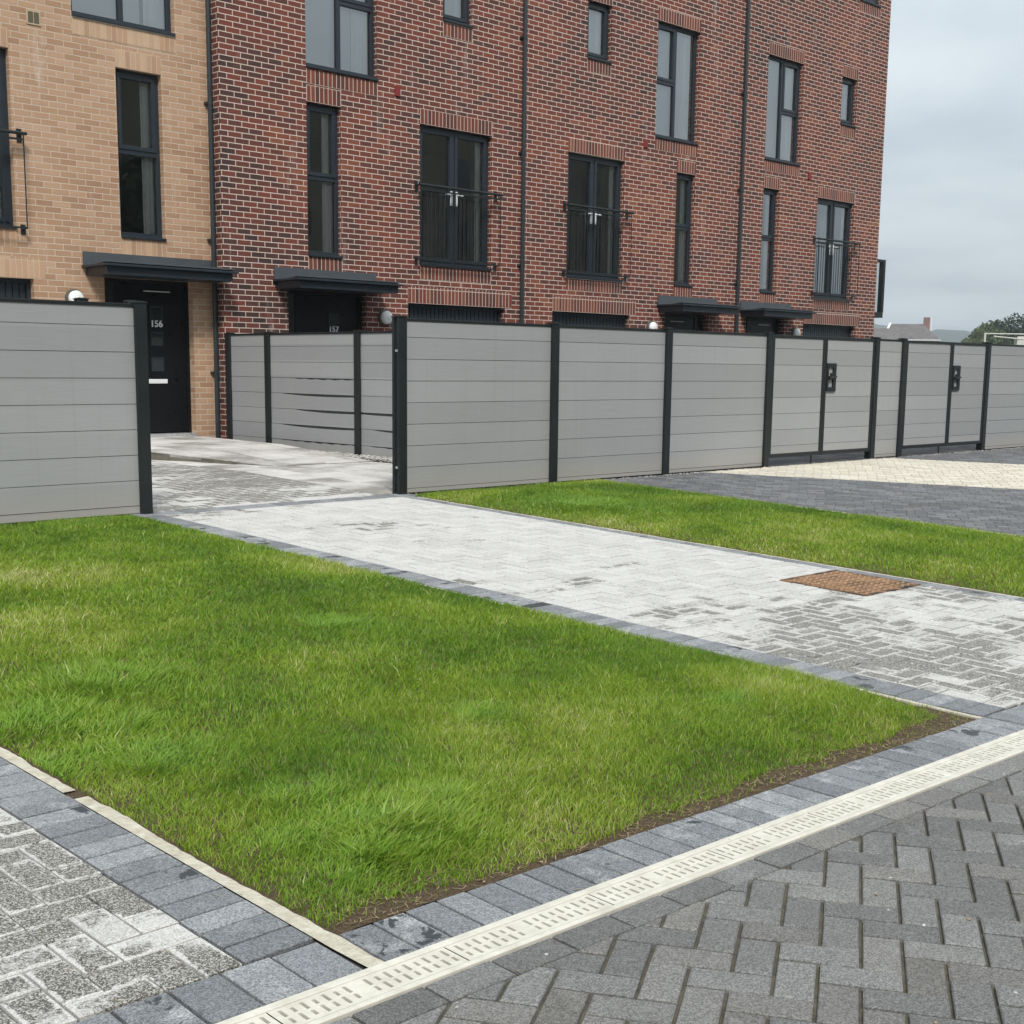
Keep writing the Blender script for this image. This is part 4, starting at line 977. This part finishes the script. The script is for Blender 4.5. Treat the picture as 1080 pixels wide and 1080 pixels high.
def boards(parent, a0, a1, y, zb, zt, along='x', gaps=None, th=.022, name='board_panel'):
    m = MB(); z = zt - .145; edges = [zt]
    while z > zb + .02: edges.append(z); z -= .2
    edges.append(zb)
    for i in range(len(edges) - 1):
        hi, lo = edges[i] - (.003 if i else 0), edges[i + 1] + .0015
        if gaps and i in gaps:
            g0, g1, dep = gaps[i]; n = 24; top = []
            for k in range(n + 1):
                u = a0 + (a1 - a0) * k / n; t = (u - g0) / (g1 - g0)
                dz_ = dep * max(0, math.sin(math.pi * min(1, max(0, t)))) ** .7 if 0 < t < 1 else 0
                top.append((u, hi - dz_ * (1 + (.0 if dep > .02 else .5) * math.sin(k * 1.9 + i))))
            poly = [(a0, lo), (a1, lo)] + top[::-1]
        else: poly = [(a0, lo), (a1, lo), (a1, hi), (a0, hi)]
        ji = 0
        bow = random.uniform(-.0025, .0025)
        if along == 'x': m.prism(poly, y - th / 2 + bow, y + th / 2, 'y')
        else: m.prism(poly, y - th / 2 + bow, y + th / 2, 'x')
    o = m.build(name, 'board', parent)
    js = MB()
    for e in edges[1:-1]: js.box(*((a0 + .001, a1 - .001, y - .004, y + .0085) if along == 'x' else (y - .004, y + .0085, a0 + .001, a1 - .001)), e - .012, e + .012)
    if not gaps: js.build('joint_shade_strip', 'joint', o)  # dark strips colour in the shade between boards
    if gaps:
        k = MB(); 
        k.box(*( (a0, a1, y + .012, y + .016) if along == 'x' else (y + .012, y + .016, a0, a1) ), zb, zt); k.build('shade_backing', 'gap_shade', o)  # dark sheet stands for the shade seen through the warped gaps
    r = MB(); 
    if along == 'x': r.box(a0, a1, y - .02, y + .02, zt + .001, zt + .026)
    else: r.box(y - .02, y + .02, a0, a1, zt + .001, zt + .026)
    r.build('top_rail', 'post', o, bevel=.003)
    return o
def fence(name, xs, y, zb, zt, label, skip=(), loc=None, posts=True, ptop=0.02):
    f = thing(name, (xs[0], y, zb), label, 'fence', 'grey composite fences')
    for x in xs: post(f, x, y, zb - .05, zt + ptop)
    for i, (a, b) in enumerate(zip(xs[:-1], xs[1:])):
        if i not in skip: boards(f, a + .035, b - .035, y, zb + .005, zt - .01)
    return f
FX = [7.83, 9.86, 11.70, 13.65, 16.15, 16.88, 19.40, 21.85, 24.3, 26.75]
fence('fence', FX, YP, .215, ZTOP, 'long grey boarded fence with charcoal posts and two gates, right of the gateway', skip=(3, 5))
fence('fence', [-2.55, -.10, 2.35, 3.0 - .2, 5.20][0:2] + [2.55, 5.20], YP, .215, ZTOP + .02, 'grey boarded fence behind the front lawn, left of the gateway')
fence('fence', [3.6, 5.98, 6.5], 12.0, .30, 1.935, 'short grey fence with only its post cap showing over the left fence', ptop=.05)
f2 = thing('fence', (9.97, 15.6, .3), 'grey side fence with warped slumped boards below the door numbered 157', 'fence', 'grey composite fences')
py = [15.72, 14.78, 12.86, 11.0]
for y in py: post(f2, 9.97, y, .28, 1.80, along='y')
boards(f2, 14.82, 15.68, 9.97, .30, 1.775, along='y')
# photo: on the middle bay the dark gaps widen toward the near post
boards(f2, 12.90, 14.74, 9.97, .30, 1.775, along='y', gaps={3: (12.6, 14.35, .014), 4: (12.55, 14.5, .028), 5: (12.5, 14.2, .030), 6: (12.5, 14.55, .030), 7: (12.7, 14.6, .014)})
boards(f2, 11.04, 12.82, 9.97, .30, 1.775, along='y', gaps={5: (11.3, 13.2, .028), 6: (11.3, 12.6, .026), 7: (11.3, 12.7, .014)})
f3 = thing('fence', (15.8, 15.6, .3), 'side fence hidden between the red houses behind the long fence', 'fence', 'grey composite fences')
for y in (15.7, 13.3, 10.9): post(f3, 15.80, y, .28, 1.78, along='y')
boards(f3, 13.34, 15.66, 15.80, .30, 1.72, along='y'); boards(f3, 10.94, 13.26, 15.80, .30, 1.72, along='y')
def gate(x0, x1, xm, label):
    g = thing('gate', ((x0 + x1) / 2, YP, .25), label, 'gate', 'gates in the long grey fence')
    zb, zt = .315, ZTOP + .012; s = .045; yy = YP - .02
    for n_, (a, b) in enumerate(((x0 + .055, xm - .004), (xm + .004, x1 - .055))):
        m = MB(); m.box(a, a + s, yy - .02, yy + .025, zb, zt); m.box(b - s, b, yy - .02, yy + .025, zb, zt); m.box(a + s, b - s, yy - .0195, yy + .0245, zb, zb + s); m.box(a + s, b - s, yy - .0195, yy + .0245, zt - s * .8, zt)
        o = m.build('gate_leaf', 'post', g, bevel=.003)
        bm = MB(); e = [zt - s * .8 - .001]; z = 1.66
        while z > zb + s + .02: e.append(z); z -= .2
        e.append(zb + s + .001)
        for hi, lo in zip(e[:-1], e[1:]): bm.box(a + s + .001, b - s - .001, yy - .008, yy + .014, lo + .002, hi - .002)
        bo = bm.build('board_panel', 'board', o)
        js = MB(); [js.box(a + s + .002, b - s - .002, yy + .003, yy + .012, q - .01, q + .01) for q in e[1:-1]]; js.build('joint_shade_strip', 'joint', g)  # gate board joints get their shade from dark strips
        if n_:
            l = MB(); bx, bz, w, h = a + s + .002, 1.13, .21, .36; t = .055
            l.box(bx, bx + w, yy - .03, yy - .012, bz, bz + t); l.box(bx, bx + w, yy - .03, yy - .012, bz + h - t, bz + h); l.box(bx, bx + .035, yy - .03, yy - .012, bz + t, bz + h - t); l.box(bx + w - .065, bx + w, yy - .03, yy - .012, bz + t, bz + h - t)
            l.cyl((bx + .03, yy - .05, bz + .17), (bx + w - .03, yy - .05, bz + .19), .014, n=10); l.box(bx + .036, bx + w - .066, yy - .032, yy - .0125, bz + .15, bz + .20); l.box(bx + .09, bx + w - .066, yy - .033, yy - .0125, bz + .2005, bz + .235)
            l.build('latch_plate', 'post', g)
        else:
            d = MB(); dxx = b - .14; d.cyl((dxx, yy + .035, .20), (dxx, yy + .035, .55), .009, n=8); d.build('drop_bolt', 'post', g)
gate(13.65, 16.15, 14.88, 'grey double gate in the long fence, nearer of the two with black latch plate')
gate(16.88, 19.40, 18.25, 'grey double gate in the long fence, farther of the two beyond the narrow panel')

# latch keeps on the gateway post
k = MB(); k.box(7.762, 7.779, YP - .035, YP - .02, 1.525, 1.545); k.box(7.762, 7.779, YP - .035, YP - .02, .455, .475); k.build('gate_keep', 'steel', label='small steel keep on the gateway end post of the fence', category='gate keep')
# loose stones on paving
for (x, y, s, lb) in ((3.0, 2.62, .016, 'small pink pebble on the soil strip beside the grey border blocks'),):
    pass

# ---------------------------------------------------------------- background right
def dirpt(u, d): return Vector((u[0] * d, u[1] * d, 0))
def bgx(az, d): a = math.radians(az); return math.cos(a) * d, math.sin(a) * d     # azimuth from +X
# slate roofed house
hx, hy = bgx(29.05, 260.0)
hb = thing('distant_house', (hx, hy, .3), 'distant house with grey slate hipped roof and red brick chimney', 'house')
ca, sa = math.cos(math.radians(-60)), math.sin(math.radians(-60))
def bar(m, p, q, r): m.cyl(p, q, r, n=6)
def loc_house(hx, hy): return lambda u, v, z: (hx + ca * u - sa * v, hy + sa * u + ca * v, z)
L = loc_house(hx, hy)
m = MB(); m.v += [L(-4.9, -4, .3), L(4.9, -4, .3), L(4.9, 4, .3), L(-4.9, 4, .3), L(-4.9, -4, 7.2), L(4.9, -4, 7.2), L(4.9, 4, 7.2), L(-4.9, 4, 7.2)]
m.f += [(0, 1, 5, 4), (1, 2, 6, 5), (2, 3, 7, 6), (3, 0, 4, 7)]; m.build('wall', 'render', hb)
m = MB(); m.v += [L(-5.1, -4.4, 7.1), L(5.1, -4.4, 7.1), L(5.1, 4.4, 7.1), L(-5.1, 4.4, 7.1), L(-3.9, 0, 10.1), L(1.9, 0, 10.1)]
m.f += [(0, 1, 5, 4), (1, 2, 5), (2, 3, 4, 5), (3, 0, 4), (0, 3, 2, 1)]; rf = m.build('roof', 'slate', hb)
m = MB(); bar(m, L(-5.1, -4.45, 7.2), L(-3.9, -.05, 10.2), .2); bar(m, L(-5.1, -4.45, 7.05), L(5.1, -4.45, 7.05), .07); m.build('white_verge', 'white', rf)
m = MB(); m.v += [L(2.0 + a, b, z) for z in (8.6, 11.3) for a, b in ((0, -.5), (1.15, -.5), (1.15, .5), (0, .5))]
m.f += [(0, 1, 5, 4), (1, 2, 6, 5), (2, 3, 7, 6), (3, 0, 4, 7), (4, 5, 6, 7)]; chm = m.build('chimney', 'red', rf)
m = MB(); bar(m, L(3.4, -.2, 8.2), L(3.4, -.2, 11.4), .08); m.build('flue', 'white', rf)
kx, ky = bgx(30.7, 250.0); lb_ = thing('distant_house', (kx, ky, .3), 'distant low house roof showing between the terrace corner and hipped roof', 'house')
K = loc_house(kx, ky)
m = MB(); m.v += [K(-4, -3, .3), K(4, -3, .3), K(4, 3, .3), K(-4, 3, .3), K(-4, -3, 6.7), K(4, -3, 6.7), K(4, 3, 6.7), K(-4, 3, 6.7)]; m.f += [(0, 1, 5, 4), (1, 2, 6, 5), (2, 3, 7, 6), (3, 0, 4, 7)]; m.build('wall', 'render', lb_)
m = MB(); m.v += [K(-4.4, -3.4, 6.6), K(4.4, -3.4, 6.6), K(4.4, 3.4, 6.6), K(-4.4, 3.4, 6.6), K(-4.4, 0, 9.0), K(4.4, 0, 9.0)]; m.f += [(0, 1, 5, 4), (2, 3, 4, 5), (1, 2, 5), (3, 0, 4)]; m.build('roof', 'slate', lb_)
# trees
def tree(az, d, h, rx, mat, label, seed, base=.3, low=.35):
    r = random.Random(seed); tx, ty = bgx(az, d)
    t = thing('tree', (tx, ty, base), label, 'tree', 'trees beyond the right fence')
    m = MB(); m.cyl((tx, ty, base), (tx, ty, base + h * .5), h * .035, h * .02, n=8)
    for k in range(5):
        a = r.uniform(0, 6.28); m.cyl((tx, ty, base + h * r.uniform(.3, .45)), (tx + math.cos(a) * rx * .6, ty + math.sin(a) * rx * .6, base + h * r.uniform(.6, .8)), h * .014, h * .006, n=6)
    m.build('trunk', 'bark', t)
    m = MB(); blobs = []
    for k in range(12):
        a = r.uniform(0, 6.28); q = r.uniform(0, .65) * rx; blobs.append((tx + math.cos(a) * q, ty + math.sin(a) * q, base + h * r.uniform(low, .82), rx * r.uniform(.28, .46)))
    for b in blobs:
        for k in range(420):
            v = Vector((r.gauss(0, 1), r.gauss(0, 1), r.gauss(0, .8))).normalized() * b[3] * r.uniform(.7, 1.08); c = Vector(b[:3]) + v
            s = h * r.uniform(.014, .03); n_ = Vector((r.gauss(0, 1), r.gauss(0, 1), r.gauss(0, 1))).normalized(); a_ = n_.orthogonal().normalized() * s; b_ = n_.cross(a_) * .7
            m.quad(c - a_, c - b_, c + a_, c + b_)
    m.build('crown', mat, t)
tree(25.2, 200, 9.2, 4.6, 'leafd', 'dark rounded tree, tallest on the skyline at the right', 1)
tree(26.05, 190, 7.8, 3.2, 'leaf', 'lighter green tree left of the tallest dark tree', 2)
tree(26.65, 175, 5.6, 1.9, 'leaf', 'small green tree at the left end of the tree row', 3)
tree(28.0, 160, 4.3, 1.3, 'leafd', 'low dark bush right of the distant slate roof', 4, low=.2)
tree(24.5, 190, 8.0, 4.5, 'leafd', 'tree at the right end of the row beyond the fence', 5)
tree(23.0, 180, 7.5, 4.5, 'leaf', 'tree standing beyond the right end of the fence', 6)
# white metal railing in front of the trees
rx_, ry_ = bgx(25.95, 70.0); rl = thing('white_railing', (rx_, ry_, .3), 'white metal railing frame above the fence at the far right', 'railing')
dv2 = Vector((math.cos(math.radians(-62)), math.sin(math.radians(-62)), 0)); o0 = Vector((rx_, ry_, 0))
m = MB()
def rp(u, z): return o0 + dv2 * u + Vector((0, 0, z))
bar(m, rp(-.3, 3.28), rp(7, 3.18), .03); bar(m, rp(-.3, .3), rp(-.3, 3.32), .05); bar(m, rp(.1, 3.15), rp(4, 2.75), .03); bar(m, rp(3.2, .3), rp(3.2, 3.3), .05); bar(m, rp(6.8, .3), rp(6.8, 3.3), .05); bar(m, rp(-.3, 2.4), rp(7, 2.3), .04)
m.build('rail_frame', 'render', rl)
m = MB(); pz = [rp(1.2, 2.7), rp(2.3, 2.7), rp(2.3, 3.15), rp(1.2, 3.15)]; m.quad(*pz); m.quad(*[p + Vector((.3, .3, 0)) for p in pz]); m.quad(pz[3], pz[2], pz[2] + Vector((.3, .3, 0)), pz[3] + Vector((.3, .3, 0))); m.build('white_box', 'render', rl)
# hills
m = MB(); n = 80; pts = []
for i in range(n + 1):
    az = 5 + 45 * i / n; d = 1500; x, y = bgx(az, d); z = 36 + 6 * math.sin(az * .42 + 1.0) + 4 * math.sin(az * 1.9) + 1.5 * math.sin(az * 7) + 7
    pts.append((x, y, z))
for (p, q) in zip(pts[:-1], pts[1:]):
    m.quad((p[0] * .75, p[1] * .75, 0), (q[0] * .75, q[1] * .75, 0), q, p); m.quad(p, q, (q[0] * 1.15, q[1] * 1.15, q[2] * 1.1), (p[0] * 1.15, p[1] * 1.15, p[2] * 1.1))
m.build('hill', 'hill', kind='structure', smooth=True)

# ---------------------------------------------------------------- terrace added behind the viewer, only for the window panes to reflect
ob = thing('added_terrace', (20, -13, 0), 'brown brick terrace added out of view, to be mirrored in the first floor windows', 'building')
holes = []
for i in range(23):
    x = -12 + i * 2.9
    holes += [(x, x + 1.1, 1.0, 2.3), (x, x + 1.1, 3.9, 5.2), (x, x + 1.1, 6.6, 7.8), (x, x + 1.1, 9.3, 10.5)]
m = MB(); m.box(-14, 57, -22, -13, -.1, 12.4); m.build('wall', brick_mat('brown_brick', [(0, (.10, .09, .07)), (.5, (.17, .155, .12)), (1, (.26, .23, .18))], (.3, .28, .24)), ob)
m = MB()
for a, b, c, d in holes: m.box(a, b, -13.0, -12.97, c, d)
m.build('window_row', 'glassdark', ob)
m = MB(); m.prism([(-22.4, 12.3), (-12.6, 12.3), (-17.5, 13.3)], -14.4, 57.4, 'x'); m.build('roof', 'slate', ob)

for k_, (az_, d_, h_) in enumerate(((-62, 12, 9.5), (-33, 17, 10.5), (-18, 24, 11))): tree(az_, d_, h_, 3.6, 'leafd', ('tree added out of view, to be mirrored in the glass, nearest of three', 'tree added out of view, to be mirrored in the glass, middle of three', 'tree added out of view, to be mirrored in the glass, farthest of three')[k_], 60 + k_, base=0, low=.4)  # invented trees behind the viewer, there for the panes to reflect
# ---------------------------------------------------------------- air
hz = bpy.data.materials.new('haze'); hz.use_nodes = True; hz.node_tree.nodes.clear()
ho = hz.node_tree.nodes.new('ShaderNodeOutputMaterial'); hv = hz.node_tree.nodes.new('ShaderNodeVolumePrincipled')
hv.inputs['Color'].default_value = (0.80, 0.87, 0.95, 1); hv.inputs['Density'].default_value = 0.0005; hv.inputs['Anisotropy'].default_value = 0.2
hz.node_tree.links.new(hv.outputs[0], ho.inputs['Volume']); M['haze'] = hz
MB().box(-950, 1850, -950, 1800, -1.2, 62).build('haze', 'haze', kind='stuff', label='thin grey air haze over the far trees and hill', category='haze')
